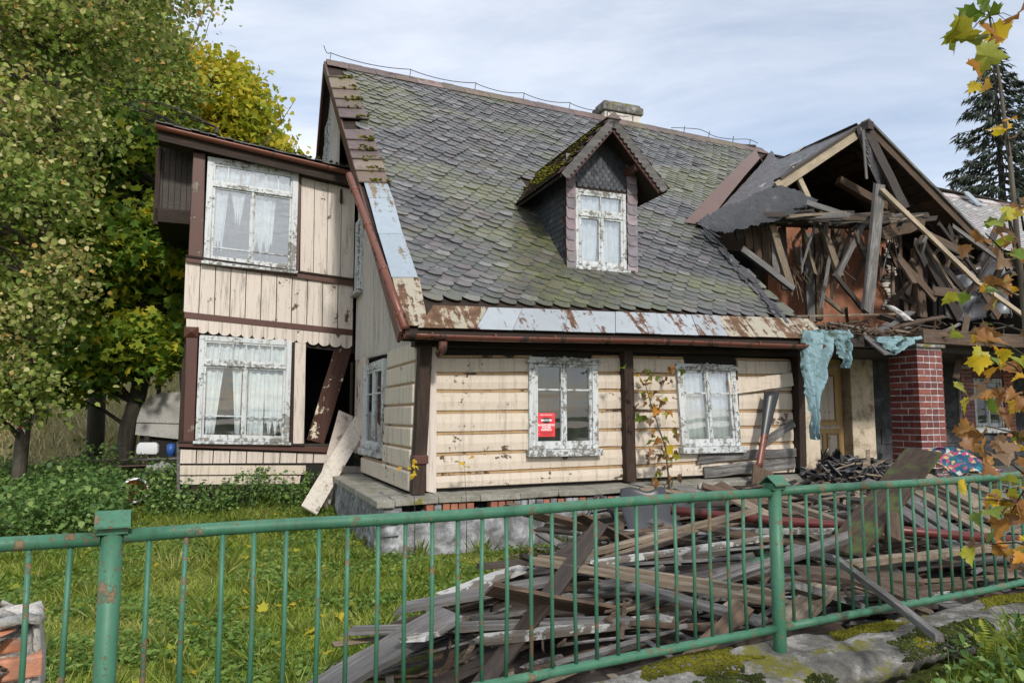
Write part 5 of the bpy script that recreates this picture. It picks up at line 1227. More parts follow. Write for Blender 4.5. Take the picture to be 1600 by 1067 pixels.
def big(a, b, za, zb, w, th, mat, label, up=(0, 0, 1), seg=6, jit=.03, ends=.1, name='board', bevel=.003, plane=None):
    A = D(*a, za); B_ = D(*b, zb); m = MB().beam(A-A, B_-A, w, th, up=up, seg=seg, jit=jit, ends=ends); return loose(name, m, mat, label, 'board', loc=A, bevel=bevel)
big((1318, 862), (1442, 708), 5.4, 6.1, .30, .04, 'peel_dark', 'wide dark brown plank jutting up out of the heap in front of the brick pillar', up=(-.8, -.55, .35), jit=.01)
big((1306, 872), (1468, 996), 3.9, 2.95, .034, .03, 'wood_grey', 'thin pale grey square batten poking through the railing over the wall', up=(0, 0, 1), seg=3, jit=.01, ends=.02)
big((1120, 962), (1165, 925), 4.3, 4.6, .05, .03, 'wood_pale', 'short pale stick lying low behind the bars near the middle', seg=3)
big((490, 1085), (700, 960), 3.9, 4.4, .26, .035, 'wood_grey', 'broad silver grey plank at the lower left end of the heap', ends=.06)
big((545, 985), (985, 968), 4.4, 4.4, .09, .035, 'wood_grey', 'long grey split board lying level at the lower left of the heap')
big((628, 950), (870, 905), 4.7, 4.9, .18, .03, 'wood_grey', 'wide silvery board with pointed end resting on top at the left of the heap', ends=.12)
big((700, 930), (820, 885), 5.3, 5.6, .20, .03, 'wood_white', 'short whitish board tilted behind the silvery one at the left of the heap')
big((750, 1000), (1070, 962), 4.2, 4.5, .10, .04, 'wood_white', 'pale board with flaking white paint near the bottom rail')
big((845, 878), (1240, 945), 4.9, 4.4, .07, .04, 'wood_pale', 'long pale batten falling to the right across the heap')
big((855, 872), (1200, 925), 5.0, 4.6, .06, .04, 'wood_pale', 'second long pale batten just above the first one, falling right')
big((905, 868), (1170, 800), 5.1, 6.0, .07, .035, 'wood_pale', 'long curved light brown batten rising to the right over the heap', seg=8)
big((930, 880), (1215, 838), 4.9, 5.6, .08, .03, 'wood_white', 'long whitish batten rising gently to the right in the middle of the heap')
big((760, 884), (905, 868), 5.6, 5.8, .07, .04, 'wood_dark', 'dark short beam end sticking out left over the grass')
big((990, 915), (1180, 968), 4.6, 4.1, .11, .03, 'wood_grey', 'flat grey board falling right close to the bottom rail')
big((1240, 968), (1290, 915), 3.95, 4.3, .16, .025, 'wood_pale', 'splintered pale board end standing up right of the middle fence post')
big((1255, 892), (1430, 905), 4.6, 4.5, .26, .025, 'wood_brown', 'broad light brown board lying flat behind the right fence panel')
big((1330, 900), (1440, 935), 4.4, 4.1, .22, .025, 'wood_brown', 'second broad brown board overlapping the first, right fence panel')
big((1393, 800), (1397, 846), 5.5, 5.4, .10, .07, 'wood_brown', 'short upright timber stump under the wide dark plank', up=(0, -1, 0), seg=2)
for i, (a, b, c, d_, wd) in enumerate((((1412, 776), (1520, 850), 7.2, 5.8, .13), ((1435, 768), (1560, 842), 7.3, 5.8, .14), ((1440, 758), (1592, 830), 7.5, 6.0, .14), ((1470, 755), (1625, 822), 7.6, 6.0, .15), ((1500, 752), (1640, 800), 7.8, 6.4, .14), ((1400, 790), (1500, 860), 6.8, 5.6, .12), ((1445, 742), (1530, 790), 7.4, 6.6, .13))):
    o = big(a, b, c, d_, wd, .03, 'wood_pale' if i not in (0, 5) else 'wood_grey', ['grey narrow board at the left edge of the fan of pale boards', 'pale board second from the left in the fan by the pillar', 'pale board in the middle of the fan by the pillar', 'pale board right of the middle of the fan by the pillar', 'pale board at the right edge of the fan, under the maple leaves', 'lowest grey board of the fan, partly under the wide dark plank', 'pale board lying uppermost at the back of the fan'][i], ends=.04, jit=.01)
big((1455, 935), (1640, 1010), 4.7, 3.9, .16, .03, 'wood_grey', 'grey board slanting over the bottom rail at the right edge')
big((1330, 880), (1600, 850), 4.6, 5.3, .08, .04, 'wood_pale', 'long gnarled light branch-like board rising behind the right fence panel', seg=8, jit=.1)
big((1225, 785), (1420, 850), 6.6, 5.6, .09, .035, 'wood_pale', 'long pale batten running down right behind the middle fence post')
big((1200, 760), (1345, 800), 7.4, 6.6, .10, .035, 'wood_dark', 'dark batten at the back of the heap under the charred pile')
# red pipe
A = D(1048, 797, 6.3); loose('pipe', MB().tube([D(1048, 797, 6.3)-A, D(1200, 812, 6.1)-A, D(1330, 822, 5.9)-A, D(1600, 845, 5.5)-A], .036, 12), 'pipe_red', 'long dull red pipe lying level across the heap', 'pipe', loc=A, smooth=True)
# charred rubbish by the door and on the terrace
cb = MB(); cl = MB(); base = []
for _ in range(2200):
    s_, t_ = R3.uniform(5.0, 8.6), R3.uniform(-1.5, 1.4); p = W(s_, t_); h = .50+.42*math.exp(-((s_-6.6)/1.2)**2)*sm(-1.8, -.3, t_); b_ = Vector((p.x, p.y, h*R3.uniform(.75, 1.05)))
    d = Vector((R3.gauss(0, 1), R3.gauss(0, .7), R3.gauss(0, .3))).normalized(); (cl if R3.random() < .16 else cb).beam(b_, b_+d*R3.uniform(.05, .35), R3.uniform(.02, .10), .02, up=(0, .3, 1), seg=2, jit=.3, ends=.05)
for s_ in range(15):
    blob(cb, W(5.2+s_*.22, -.5, .45), .36)
tag(cb.build('charred_debris', MAT['tar']), 'black charred debris piled on the terrace in front of the panelled door', 'debris', kind='stuff')
tag(cl.build('pale_debris', MAT['wood_pale']), 'pale splinters scattered through the charred debris by the door', 'debris', kind='stuff')
# debris lying on the porch roof
R4 = random.Random(5)
for k in range(78):
    px = R4.uniform(1232, 1600); t_ = R4.uniform(-.15, 2.2); c = Q(px, 520, t_); z = 2.78 + R4.random()**1.5*.62*math.exp(-((px-1420)/170)**2)*sm(-.6, 1.2, t_) + .03
    kk = R4.choice([0, 2, 2, 4, 5, 5]); kind = R4.choices(kinds, (26, 22, 22, 26, 6))[0]; p = W(c.x, t_, z)
    if c.x < 6.1: continue
    put_board(kind, kk, p, HA+R4.gauss(0, .45), R4.gauss(0, .09), R4.gauss(0, .3), ('long' if kk == 0 else 'short')+' '+klabel[kind]+' board on the porch roof, '+('left' if px < 1330 else 'middle' if px < 1440 else 'right')+(' front' if t_ < .9 else ' back'), 'boards littering the porch roof', R4.uniform(.4, .8))
m = MB()
for _ in range(1300):
    px = R4.uniform(1235, 1600); t_ = R4.uniform(-.3, 1.8); c = Q(px, 520, t_); p = W(c.x, t_, 2.75+R4.random()*.15+.45*R4.random()*math.exp(-((px-1420)/160)**2)*sm(-.6, 1.5, t_)); d = Vector((R4.gauss(0, 1), R4.gauss(0, 1), R4.gauss(0, .35))).normalized()
    m.beam(p, p+d*R4.uniform(.05, .3), R4.uniform(.01, .06), .012, up=(0, 0, 1), seg=2, jit=.3)
tag(m.build('roof_litter', MAT['wood_brown']), 'brown splinters and litter covering the porch roof', 'debris', kind='stuff')
for (a, b, t0, t1, w_, mt, lb) in (((1372, 519), (1422, 487), .6, 1.0, .16, 'wood_grey', 'blue-grey board lying across the top of the porch roof litter'), ((1345, 520), (1386, 553), -.1, -.5, .15, 'wood_grey', 'grey board end hanging down over the porch edge left of the pillar'), ((1390, 478), (1420, 500), 1.0, .6, .2, 'wood_white', 'small white board tilted on the porch roof behind the pillar'), ((1225, 495), (1420, 490), .9, 1.2, .05, 'wood_pale', 'thin pale lath lying level along the porch roof')):
    hboard(a, b, w_, .025, t0, t1, mt, lb, up=(0, -.3, 1), seg=4, jit=.03, ends=.06)
# black plastic chair shell and tub in front of the ledge
c0 = G(965, 868, .25)
def shell(u, v):
    x = -.30+.62*u; y = .04*math.cos(u*3.1); z = .52*v**.8; r = .10*math.sin(u*math.pi)*(.4+v*.3); return (x*(1-.25*v)+.05*math.sin(v*7+u*4)*.3, y-r-.35*(1-v)**1.2, z+.02*math.sin(u*9))
loose('plastic_tub', MB().sheet(shell, 24, 18, .006), 'plastic', 'crumpled dark grey plastic tub lying in front of the stone ledge', 'tub', loc=c0+Vector((.28, .2, .10)), rz=.3, smooth=True)
ce = empty('chair', c0+Vector((-.10, .45, .0)), HA); tag(ce, 'overturned black chair frame leaning against the ledge behind the tub', 'chair')
def arch(w_, h_, n_=10): return [(-w_/2, 0, 0), (-w_/2+.02, 0, h_*.7)] + [(-w_/2*math.cos(math.pi*k/n_)+0, .0, h_*.7+h_*.3*math.sin(math.pi*k/n_)) for k in range(n_+1)] + [(w_/2-.02, 0, h_*.7), (w_/2, 0, 0)]
MB().tube([(-.22, 0, 0), (-.17, .02, .28), (-.02, .05, .52), (.03, .05, .52), (.16, .02, .30), (.3, -.02, .02)], .02, 8).build('back_frame', MAT['plastic'], ce, True)
MB().tube([(-.25, -.1, .02), (-.2, -.12, .30), (-.15, -.1, .33), (-.02, -.1, .18)], .018, 8).build('armrest', MAT['wood_pale'], ce, True)
MB().tube([(-.38, -.35, .05), (-.34, -.32, .22), (-.05, -.3, .24), (-.02, -.3, .02)], .016, 8).build('leg', MAT['plastic'], ce, True)
MB().sheet(lambda u, v: (-.42+.5*u, -.5+.35*v, .08+.04*math.sin(u*3)), 8, 6, .012).build('seat', MAT['plastic'], ce, True)
for i, (x, y, r_) in enumerate(((1100, 775, .3), (1160, 770, .25))):
    c = G(x, y+40, .5); m = MB().sheet(lambda u, v: (r_*2*(u-.5)*2, r_*2*(v-.5), .12+.12*math.sin(u*7+i)*math.sin(v*5)), 14, 12, .006); loose('roofing_felt_scrap', m, 'tar', ['crumpled black roofing felt behind the red pipe, nearer the tub', 'crumpled black roofing felt behind the red pipe, nearer the small square board'][i], 'felt scrap', loc=c, rz=i, smooth=True)
c = G(1300, 915, .35); loose('green_sheet', MB().sheet(lambda u, v: (.5*u, .35*v, .05*math.sin(u*5)*math.sin(v*4)), 8, 6, .008), 'green', 'scrap of green painted sheet among the boards near the middle post', 'metal sheet', loc=G(1180, 888, .45), rz=.4)
# patterned cloth bundle right of the pillar
p0 = D(1488, 738, 9.6); m = MB().sheet(lambda u, v: ((u*1.05), .4*math.sin(v*2)+.1*math.sin(u*8), .30*math.sin(min(1, v*1.3)*math.pi*.6)*math.sin(math.pi*min(1, .15+u))**.6+.03*math.sin(u*21+v*8)), 40, 16, .02)
loose('cloth_bundle', m, 'fabric', 'teal bundle of cloth with coloured diamond pattern right of the brick pillar', 'cloth', loc=p0+Vector((0, 0, -.02)), rz=.35, smooth=True)
tag(MB().box((0, 0, 0), (2.6, .9, .62)).map(lambda v: W(8.6+v.x, -1.2+v.y, v.z*(.85+.15*math.sin(v.x*3)))).build('earth_bank', MAT['ground']), kind='structure')
# junk left of the bay
q = D(215, 682, 15.4); q2 = D(292, 690, 15.4)
ar = [D(x, y, 15.4) for x, y in ((211, 679), (214, 655), (222, 632), (236, 618), (255, 613), (300, 612), (300, 688))]
tr = empty('camper_shell', (ar[0].x, ar[0].y, 0), 0); tag(tr, 'pale grey curved shell of an old camper standing left of the bay', 'camper shell')
MB().prism([p-Vector((ar[0].x, ar[0].y, 0)) for p in ar][::-1], (0, 1.6, 0)).build('body', MAT['cover'] if 'cover' in MAT else MAT['flash'], tr)
for k, x in enumerate((.25, 1.0)): MB().box((x-.05, -.005, ar[0].z-.9), (x+.05, 1.5, ar[0].z-.02)).build('support', MAT['wood_dark'], tr)
MB().box((.05, .1, 0), (1.3, 1.5, ar[0].z-.01)).build('underside', MAT['dark'], tr)
MB().beam((.0, -.01, ar[0].z+.25), (1.25, -.01, ar[0].z+.22), .012, .01).build('seam', MAT['wood_dark'], tr)
o = D(229, 708, 14.6); loose('basin', MB().prism([(x, 0, z) for x, z in ((-.19, 0), (.19, 0), (.21, .05), (.2, .18), (.15, .23), (-.15, .23), (-.2, .18), (-.21, .05))], (0, .09, 0)), 'plastic_white', 'small white plastic basin standing on the junk pile left of the bay', 'basin', loc=o+Vector((0, 0, -.02)), smooth=True, bevel=.01)
R5 = random.Random(9)
for k in range(14):
    p = D(R5.uniform(160, 282), 715+R5.uniform(0, 40), R5.uniform(13.6, 14.8)); kd = R5.choice(['wood_dark', 'wood_dark', 'wood_brown', 'wood_grey']); put_board(kd, R5.choice([0, 1, 5]), (p.x, p.y, p.z), R5.gauss(0, .25), R5.gauss(0, .05), R5.gauss(0, .2), klabel[kd]+' board in the low stack left of the bay', klabel[kd]+' boards stacked left of the bay', .6)
def crumple(u, v):
    an = u*2*math.pi; ph = .05+v*(math.pi-.1); d = Vector((math.cos(an)*math.sin(ph), math.sin(an)*math.sin(ph)*.6, math.cos(ph)*.75)); r = .27*(1+.28*mnoise.fractal(d*2.6+Vector((3, 0, 0)), .8, 2, 5)); return d*r
loose('plastic_bag', MB().sheet(crumple, 60, 34, .003), 'bag', 'translucent white plastic bag full of rubbish at the bay corner', 'plastic bag', loc=D(250, 742, 12.9))
be = empty('bucket', D(212, 772, 12.4), .3); tag(be, 'tipped dark bucket with a white rim and rusty orange inside left of the bay', 'bucket'); be.rotation_euler = (math.radians(62), math.radians(-12), math.radians(25))
def rev(prof, n=20):
    m = MB(); vs = [(r*math.cos(2*math.pi*k/n), r*math.sin(2*math.pi*k/n), z) for r, z in prof for k in range(n)]
    return m.add(vs, [(i*n+k, i*n+(k+1) % n, (i+1)*n+(k+1) % n, (i+1)*n+k) for i in range(len(prof)-1) for k in range(n)])
rev([(.0, -.16), (.15, -.16), (.20, .15), (.205, .16)]).build('body', MAT['plastic'], be, True); rev([(.205, .155), (.225, .165), (.22, .18), (.19, .17)]).build('rim', MAT['plastic_white'], be, True); rev([(.19, .165), (.14, -.13), (0, -.14)]).build('inside', MAT['orange_inside'], be, True)
loose('blue_can', rev([(0, -.1), (.07, -.1), (.07, .1), (0, .12)]), 'blue', 'small blue can on top of the junk by the bay corner', 'can', loc=D(267, 703, 13.2), smooth=True)
# warning notice behind the glass of the first window
sg = empty('notice', W(*Q(837, 682, .0)), HA); A = Q(837, 682, 0); B_ = Q(864, 645, 0); sw_, sh_ = B_.x-A.x, B_.z-A.z; tag(sg, 'small red monitoring notice with white lettering in the front window', 'notice')
sg.location = W(A.x, -.061, A.z)
t_ = NT('red_notice_print').bsdf((.75, .05, .06), .5); MB().box((0, 0, 0), (sw_, .002, sh_)).build('sheet', t_, sg)
wt_ = NT('white_print').bsdf((.85, .85, .85), .5); bt_ = NT('black_print').bsdf((.02, .02, .02), .5)
def txt(s, x, z, size, mat, name='lettering'):
    c = bpy.data.curves.new(name, 'FONT'); c.body = s; c.size = size; c.align_x = 'CENTER'; c.offset = size*.03; c.materials.append(mat); o = bpy.data.objects.new(name, c); COL.objects.link(o); o.parent = sg; o.location = (x, -.003, z); o.rotation_euler = (math.pi/2, 0, 0)
    bpy.context.view_layer.update(); me = bpy.data.meshes.new_from_object(o.evaluated_get(bpy.context.evaluated_depsgraph_get())); o2 = link(name, me, sg); o2.location = o.location; o2.rotation_euler = o.rotation_euler; bpy.data.objects.remove(o)
txt('OBJEKT STRZEZONY' if False else 'OBJEKT MONITORING', sw_/2, sh_*.90, sh_*.055, wt_); txt('MONITORING', sw_/2, sh_*.45, sh_*.12, wt_); txt('SYSTEM', sw_/2, sh_*.35, sh_*.12, wt_); txt('NAPADU', sw_/2, sh_*.25, sh_*.12, wt_)
MB().prism([(sw_*(.5+.3*x), -.0012, sh_*(.68+.13*z)) for x, z in ((-1, .75), (0, 1), (1, .75), (.9, -.2), (.5, -.75), (0, -1), (-.5, -.75), (-.9, -.2))], (0, .001, 0)).build('emblem', bt_, sg)
MB().box((sw_*.2, -.0022, sh_*.655), (sw_*.8, -.0013, sh_*.735)).build('emblem_band', wt_, sg); txt('TRIGER', sw_/2, sh_*.668, sh_*.085, bt_)
for k, w_ in enumerate((.86, .7, .5, .7)): MB().box((sw_*(.5-w_/2), -.0012, sh_*(.19-.045*k)), (sw_*(.5+w_/2), -.0002, sh_*(.203-.045*k))).build('small_print', bt_, sg)
# ================================================================== vegetation
rng = np.random.default_rng(11)
MAPLE = np.array([(0, 0), (.28, -.08), (.5, .12), (.36, .34), (.56, .62), (.22, .56), (0, 1.), (-.22, .56), (-.56, .62), (-.36, .34), (-.5, .12), (-.28, -.08)], float)
LEAF6 = np.array([(0, 0), (.34, .12), (.42, .55), (0, 1.), (-.42, .55), (-.34, .12)], float)
BLADE = np.array([(-.5, 0), (.5, 0), (.32, .55), (0, 1.), (-.32, .55)], float)
def leaves(name, P, size, mat, parent=None, shape=LEAF6, up=.5, droop=.3, rnd=None, loc=None, dirs=None, aspect=1, kind='stuff', fold=.25):
    P = np.asarray(P, float); n = len(P); k = len(shape)
    if dirs is None:
        a = rng.uniform(0, 2*np.pi, n); el = rng.normal(-droop, .45, n); y = np.stack([np.cos(a)*np.cos(el), np.sin(a)*np.cos(el), np.sin(el)], 1)
    else: y = dirs/np.linalg.norm(dirs, axis=1, keepdims=True)
    r = rng.normal(0, 1, (n, 3)); r[:, 2] += up*3; x = np.cross(y, r); x /= np.linalg.norm(x, axis=1, keepdims=True)+1e-9; z = np.cross(x, y)
    s = size*rng.uniform(.5, 1.45, n); S = s[:, None, None]
    sx = shape[None, :, 0, None]*aspect; sy = shape[None, :, 1, None]
    V_ = P[:, None, :] + S*(x[:, None, :]*sx + y[:, None, :]*sy + z[:, None, :]*(fold*np.abs(sx) - .25*sy*sy))
    if loc is not None: V_ = V_ - np.array(loc)
    me = bpy.data.meshes.new(name); me.vertices.add(n*k); me.vertices.foreach_set('co', V_.reshape(-1).astype('f'))
    me.loops.add(n*k); me.loops.foreach_set('vertex_index', np.arange(n*k, dtype='i')); me.polygons.add(n); me.polygons.foreach_set('loop_start', np.arange(0, n*k, k, dtype='i')); 
    me.update(calc_edges=True); me.materials.append(mat); at = me.attributes.new('rnd', 'FLOAT', 'FACE'); at.data.foreach_set('value', (rng.random(n) if rnd is None else rnd).astype('f'))
    o = link(name, me, parent)
    if kind: o['kind'] = kind
    return o
def inell(n, c, r, shell_=.5):
    d = rng.normal(0, 1, (n, 3)); d /= np.linalg.norm(d, axis=1, keepdims=True); q = rng.random(n)**(1/3*(1-shell_)+.05); return np.array(c)+d*q[:, None]*np.array(r)
def tree(name, label, base, trunk, r0, crowns, nl, per, lsize, mats, bark='bark', group=None, shape=LEAF6, spread=.34, twig=True, seed=1):
    R_ = random.Random(seed); base = Vector(base); e = empty(name, base); tag(e, label, 'tree', group)
    T_ = [Vector(p) for p in trunk]; rr = [r0*(1-.8*i/(len(T_)-1)) for i in range(len(T_))]
    # resample the trunk with a little crookedness
    pts = []; rs = []
    for i in range(len(T_)-1):
        for k in range(4): u = k/4; p = T_[i].lerp(T_[i+1], u); pts.append(p + Vector((mnoise.noise(p*1.3), mnoise.noise(p*1.3+Vector((7, 0, 0))), 0))*.10*(1 if i+k else 0)-base); rs.append(rr[i]+(rr[i+1]-rr[i])*u)
    pts.append(T_[-1]-base); rs.append(rr[-1]); pts[0].z = -.2
    MB().tube(pts, rs, 10).build('trunk', MAT[bark], e, True)
    m = MB(); C_ = []; tot = sum(c[2] for c in crowns)
    for (c, r, wgt) in crowns:
        n_ = int(nl*1.25*wgt/tot); tips = inell(n_, c, r, .6)
        for tp in tips:
            tp = Vector(tp); j = min(range(len(pts)), key=lambda q: (pts[q]+base-tp).length + max(0, (pts[q]+base).z-tp.z+.3)*1.5)
            s_ = pts[j]; t2 = tp-base; mid = s_.lerp(t2, .5)+Vector((R_.uniform(-.2, .2), R_.uniform(-.2, .2), .12*(t2-s_).length))
            q = [s_, s_.lerp(mid, .6)+Vector((0, 0, .05)), mid, mid.lerp(t2, .5)+Vector((R_.uniform(-.1, .1), R_.uniform(-.1, .1), .06)), t2]; r_ = min(rs[j]*.5, .05)
            if R_.random() < .75: m.tube(q, [r_, r_*.75, r_*.5, r_*.3, r_*.12], 5, cap=False)
            C_.append(tp)
    m.build('branches', MAT[bark], e, True)
    C_ = np.array([tuple(c) for c in C_]); C_ = C_[np.linalg.norm(C_, axis=1) > 0]
    P = np.repeat(C_, per, 0) + rng.normal(0, spread*.8, (len(C_)*per, 3))*np.array([1, 1, .7])
    rn = np.clip(np.repeat(rng.random(len(C_)), per)*.6 + rng.random(len(P))**1.5*.55, 0, 1)
    leaves('crown', P, lsize, MAT[mats], e, shape, rnd=rn, loc=base)
    return e
tree('maple_tree', 'green maple with pale trunk standing nearest at the left edge', D(28, 735, 12.2).to_2d().to_3d(), [D(28, 735, 12.2), D(45, 560, 12.2), D(75, 350, 12.0), D(90, 150, 12), D(95, -80, 12)], .11,
     [(D(-10, 130, 12), (1.9, 1.4, 2.3), 2), (D(110, -30, 12.2), (2.2, 1.5, 1.6), 2), (D(10, 380, 11.4), (1.2, 1.0, 1.6), 1.3), (D(15, 600, 11.6), (.7, .6, .5), .35)], 360, 75, .082, 'leaf_pale', seed=2)
tree('maple_tree', 'dark leaning maple with low spreading branches left of the bay', D(192, 700, 15.5).to_2d().to_3d(), [D(188, 705, 15.5), D(232, 560, 15.5), D(270, 430, 15.6), D(320, 300, 15.8), D(340, 200, 16)], .19,
     [(D(150, 400, 15.5), (2.6, 1.6, 1.2), 3), (D(90, 560, 14.5), (.8, .8, .7), .4), (D(215, 540, 15.2), (1.1, .8, .5), .6), (D(100, 260, 16), (2.6, 1.5, 1.6), 2)], 330, 70, .16, 'leaf_dark', bark='bark_dark', shape=MAPLE, seed=4)
tree('maple_tree', 'sunlit yellow maple behind the bay roof', D(300, 690, 21).to_2d().to_3d(), [D(290, 690, 21), D(292, 400, 21), D(300, 250, 21), D(310, 120, 21)], .22,
     [(D(320, 190, 21), (2.0, 1.8, 2.0), 3), (D(390, 250, 20.5), (1.1, 1.2, 1.1), 1), (D(250, 330, 20), (1.8, 1.5, 2.6), 2.2), (D(240, 120, 22), (1.6, 1.5, 1.6), 1), (D(225, 430, 19), (1.3, 1, 1.7), 1.4)], 400, 60, .16, 'leaf_yellow', bark='bark_dark', seed=5)
tree('thuja_tree', 'feathery light green conifer in the middle of the left tree group', D(170, 690, 17.5).to_2d().to_3d(), [D(150, 690, 17.5), D(155, 400, 17.5), D(165, 150, 17.5), D(170, -60, 17.5)], .2,
     [(D(170, 160, 17.5), (1.8, 1.5, 3.2), 3), (D(120, 300, 17), (1.8, 1.2, 1.5), 1.5)], 300, 90, .10, 'leaf_thuja', bark='bark_dark', shape=BLADE, seed=6)
tree('maple_tree', 'tall green and yellow maple at the back of the left tree group', D(60, 690, 24).to_2d().to_3d(), [D(60, 690, 24), D(70, 400, 24), D(90, 100, 24)], .25,
     [(D(60, 150, 24), (3.2, 2, 5), 3), (D(120, 300, 24), (3.2, 2, 2.), 2)], 330, 70, .2, 'leaf_green', bark='bark_dark', seed=7)
# bare twigs against the sky
bt = empty('bare_sapling', D(290, 690, 18.5).to_2d().to_3d()); tag(bt, 'bare twiggy young tree whose tips show above the left crowns', 'tree')
m = MB(); b0 = Vector(bt.location); tr_ = [D(250, 690, 18.5)-b0, D(250, 300, 18.5)-b0, D(262, 80, 18.5)-b0]; tr_[0].z = 0
MB().tube(tr_, [.07, .045, .02], 6).build('trunk', MAT['bark'], bt, True)
for (a, b, c) in (((262, 90), (285, 30), (300, -5)), ((255, 120), (320, 60), (333, 12)), ((290, 90), (310, 40), (322, -5)), ((258, 80), (266, 40), (270, 0)), ((300, 80), (308, 50), (318, 20)), ((400, 240), (440, 190), (462, 155)), ((440, 192), (437, 175), (434, 160)), ((350, 230), (400, 238), (428, 215))):
    m.tube([D(*a, 18.5)-b0, D(*b, 18.5)-b0, D(*c, 18.5)-b0], [.018, .012, .006], 4)
m.build('twigs', MAT['bark'], bt)
# spruce on the right
def spruce(px, ytop, d, ybase_z, rmax, label, n_lv=46, seed=1, group=None, dens=1.):
    R_ = random.Random(seed); top = D(px, ytop, d); base = Vector((top.x, d, gz(top.x, d) if d < 60 else 0)); e = empty('spruce_tree', base); tag(e, label, 'tree', group); Hh = top.z-base.z
    MB().tube([(0, 0, -.3), (0, 0, Hh*.5), (0, 0, Hh)], [Hh*.016, Hh*.009, .02], 8).build('trunk', MAT['bark_dark'], e, True)
    m = MB(); P = []; Dr = []
    for i in range(n_lv):
        u = i/n_lv; z = Hh*(.06+.93*u); r = rmax*(1-u)**.85+.12; nb = R_.choice((5, 6, 7))
        for k in range(nb):
            a = 2*math.pi*(k/nb)+R_.random()*1.2; rr_ = r*R_.uniform(.7, 1.12); dx, dy = math.cos(a), math.sin(a); pts = []
            for q in range(7):
                v = q/6; pts.append(Vector((dx*rr_*v, dy*rr_*v, z + R_.uniform(-.02, .02) - rr_*(.34*v - .20*v*v))))
            m.tube(pts, [.03*(1-q/7)+.004 for q in range(7)], 3, cap=False)
            nn_ = int(rr_*30*dens)
            for q in range(nn_):
                v = R_.uniform(.12, 1)**.8; f = v*6; j = min(5, int(f)); p = pts[j].lerp(pts[j+1], f-j); sd__ = R_.choice((-1, 1))*R_.uniform(.0, .30)*(1.1-v); pp = p + Vector((-dy*sd__, dx*sd__, -R_.uniform(0, .10)))
                P.append(pp); Dr.append((dx*.7-dy*sd__*3, dy*.7+dx*sd__*3, -R_.uniform(.1, 1.0)))
    m.build('branches', MAT['bark_dark'], e)
    leaves('crown', P, .26, MAT['spruce'], e, BLADE, dirs=np.array(Dr), aspect=.28)
spruce(1550, 60, 27, 0, 4.3, 'tall dark spruce rising behind the right end of the roof', seed=3)
for i, (px, yt, lb) in enumerate(((1442, 284, 'small distant conifer just right of the broken gable'), (1463, 291, 'small distant conifer second from the broken gable'), (1490, 284, 'distant conifer left of the tall spruce trunk'), (1620, 150, 'second tall spruce at the right edge of the view'))):
    spruce(px, yt, 55 if i < 3 else 31, 0, 2.6, lb, 22, seed=20+i, dens=.35 if i < 3 else .8)
# lawn, weeds
def okg(x, y):
    d, e = toF(x, y); s_, t_, _ = toH((x, y, 0))
    if e < .12: return d > 1.6 and -1.75 < e < -.36
    if -.45 < t_ and -.55 < s_ < 15: return False
    if -2.8 < s_ <= -.5 and t_ > 4.45: return False
    return heap_h(x, y) < .10 and y < 15.5
pts = []; R6 = random.Random(12)
while len(pts) < 150000:
    if R6.random() < .17: x = R6.uniform(.6, 4.2); y = R6.uniform(1.5, 4.0)
    else: y = 3.2 + 11.8*R6.random()**1.5; x = R6.uniform(-.75*y-.5, min(1.2, .35*y))
    if okg(x, y) and mnoise.noise(Vector((x*2, y*2, 5))) > -.55+.2*R6.random(): pts.append((x, y, gz(x, y)-.005))
P = np.array(pts); n = len(P); a = rng.uniform(0, 2*np.pi, n); clump = np.array([mnoise.noise(Vector((p[0]*1.4, p[1]*1.4, 2))) for p in pts]); lean = rng.uniform(.2, 1.5, n)
dirs = np.stack([np.cos(a)*lean, np.sin(a)*lean, np.full(n, .75)], 1)
far_ = np.clip((P[:, 1]-3)/8, 0, 1)
hgt = .10*(1+.9*clump)
g1 = leaves('grass', P, .085, MAT['grass'], None, BLADE, dirs=dirs, aspect=.085, rnd=np.clip(.30*rng.random(n)+.35+.45*clump+(rng.random(n) < .10)*.5, 0, 1), fold=0); tag(g1, 'overgrown green lawn behind the railing and tufts on the street side', 'grass')
# longer tufts
cl_ = []; dr_ = []
for _ in range(300):
    if R6.random() < .30: x, y = R6.uniform(1.2, 3.8), R6.uniform(1.7, 3.9)
    else: y = R6.uniform(3.6, 12.5); x = R6.uniform(-.72*y, min(1, .3*y))
    if not okg(x, y): continue
    for k in range(32):
        an = R6.uniform(0, 6.28); cl_.append((x+R6.gauss(0, .05), y+R6.gauss(0, .05), gz(x, y))); l_ = R6.uniform(.2, 1.1); dr_.append((math.cos(an)*l_, math.sin(an)*l_, .9))
g2 = leaves('grass_tufts', cl_, .20, MAT['grass'], None, BLADE, dirs=np.array(dr_), aspect=.035, fold=0); tag(g2, 'long arching grass tufts standing in the lawn', 'grass')
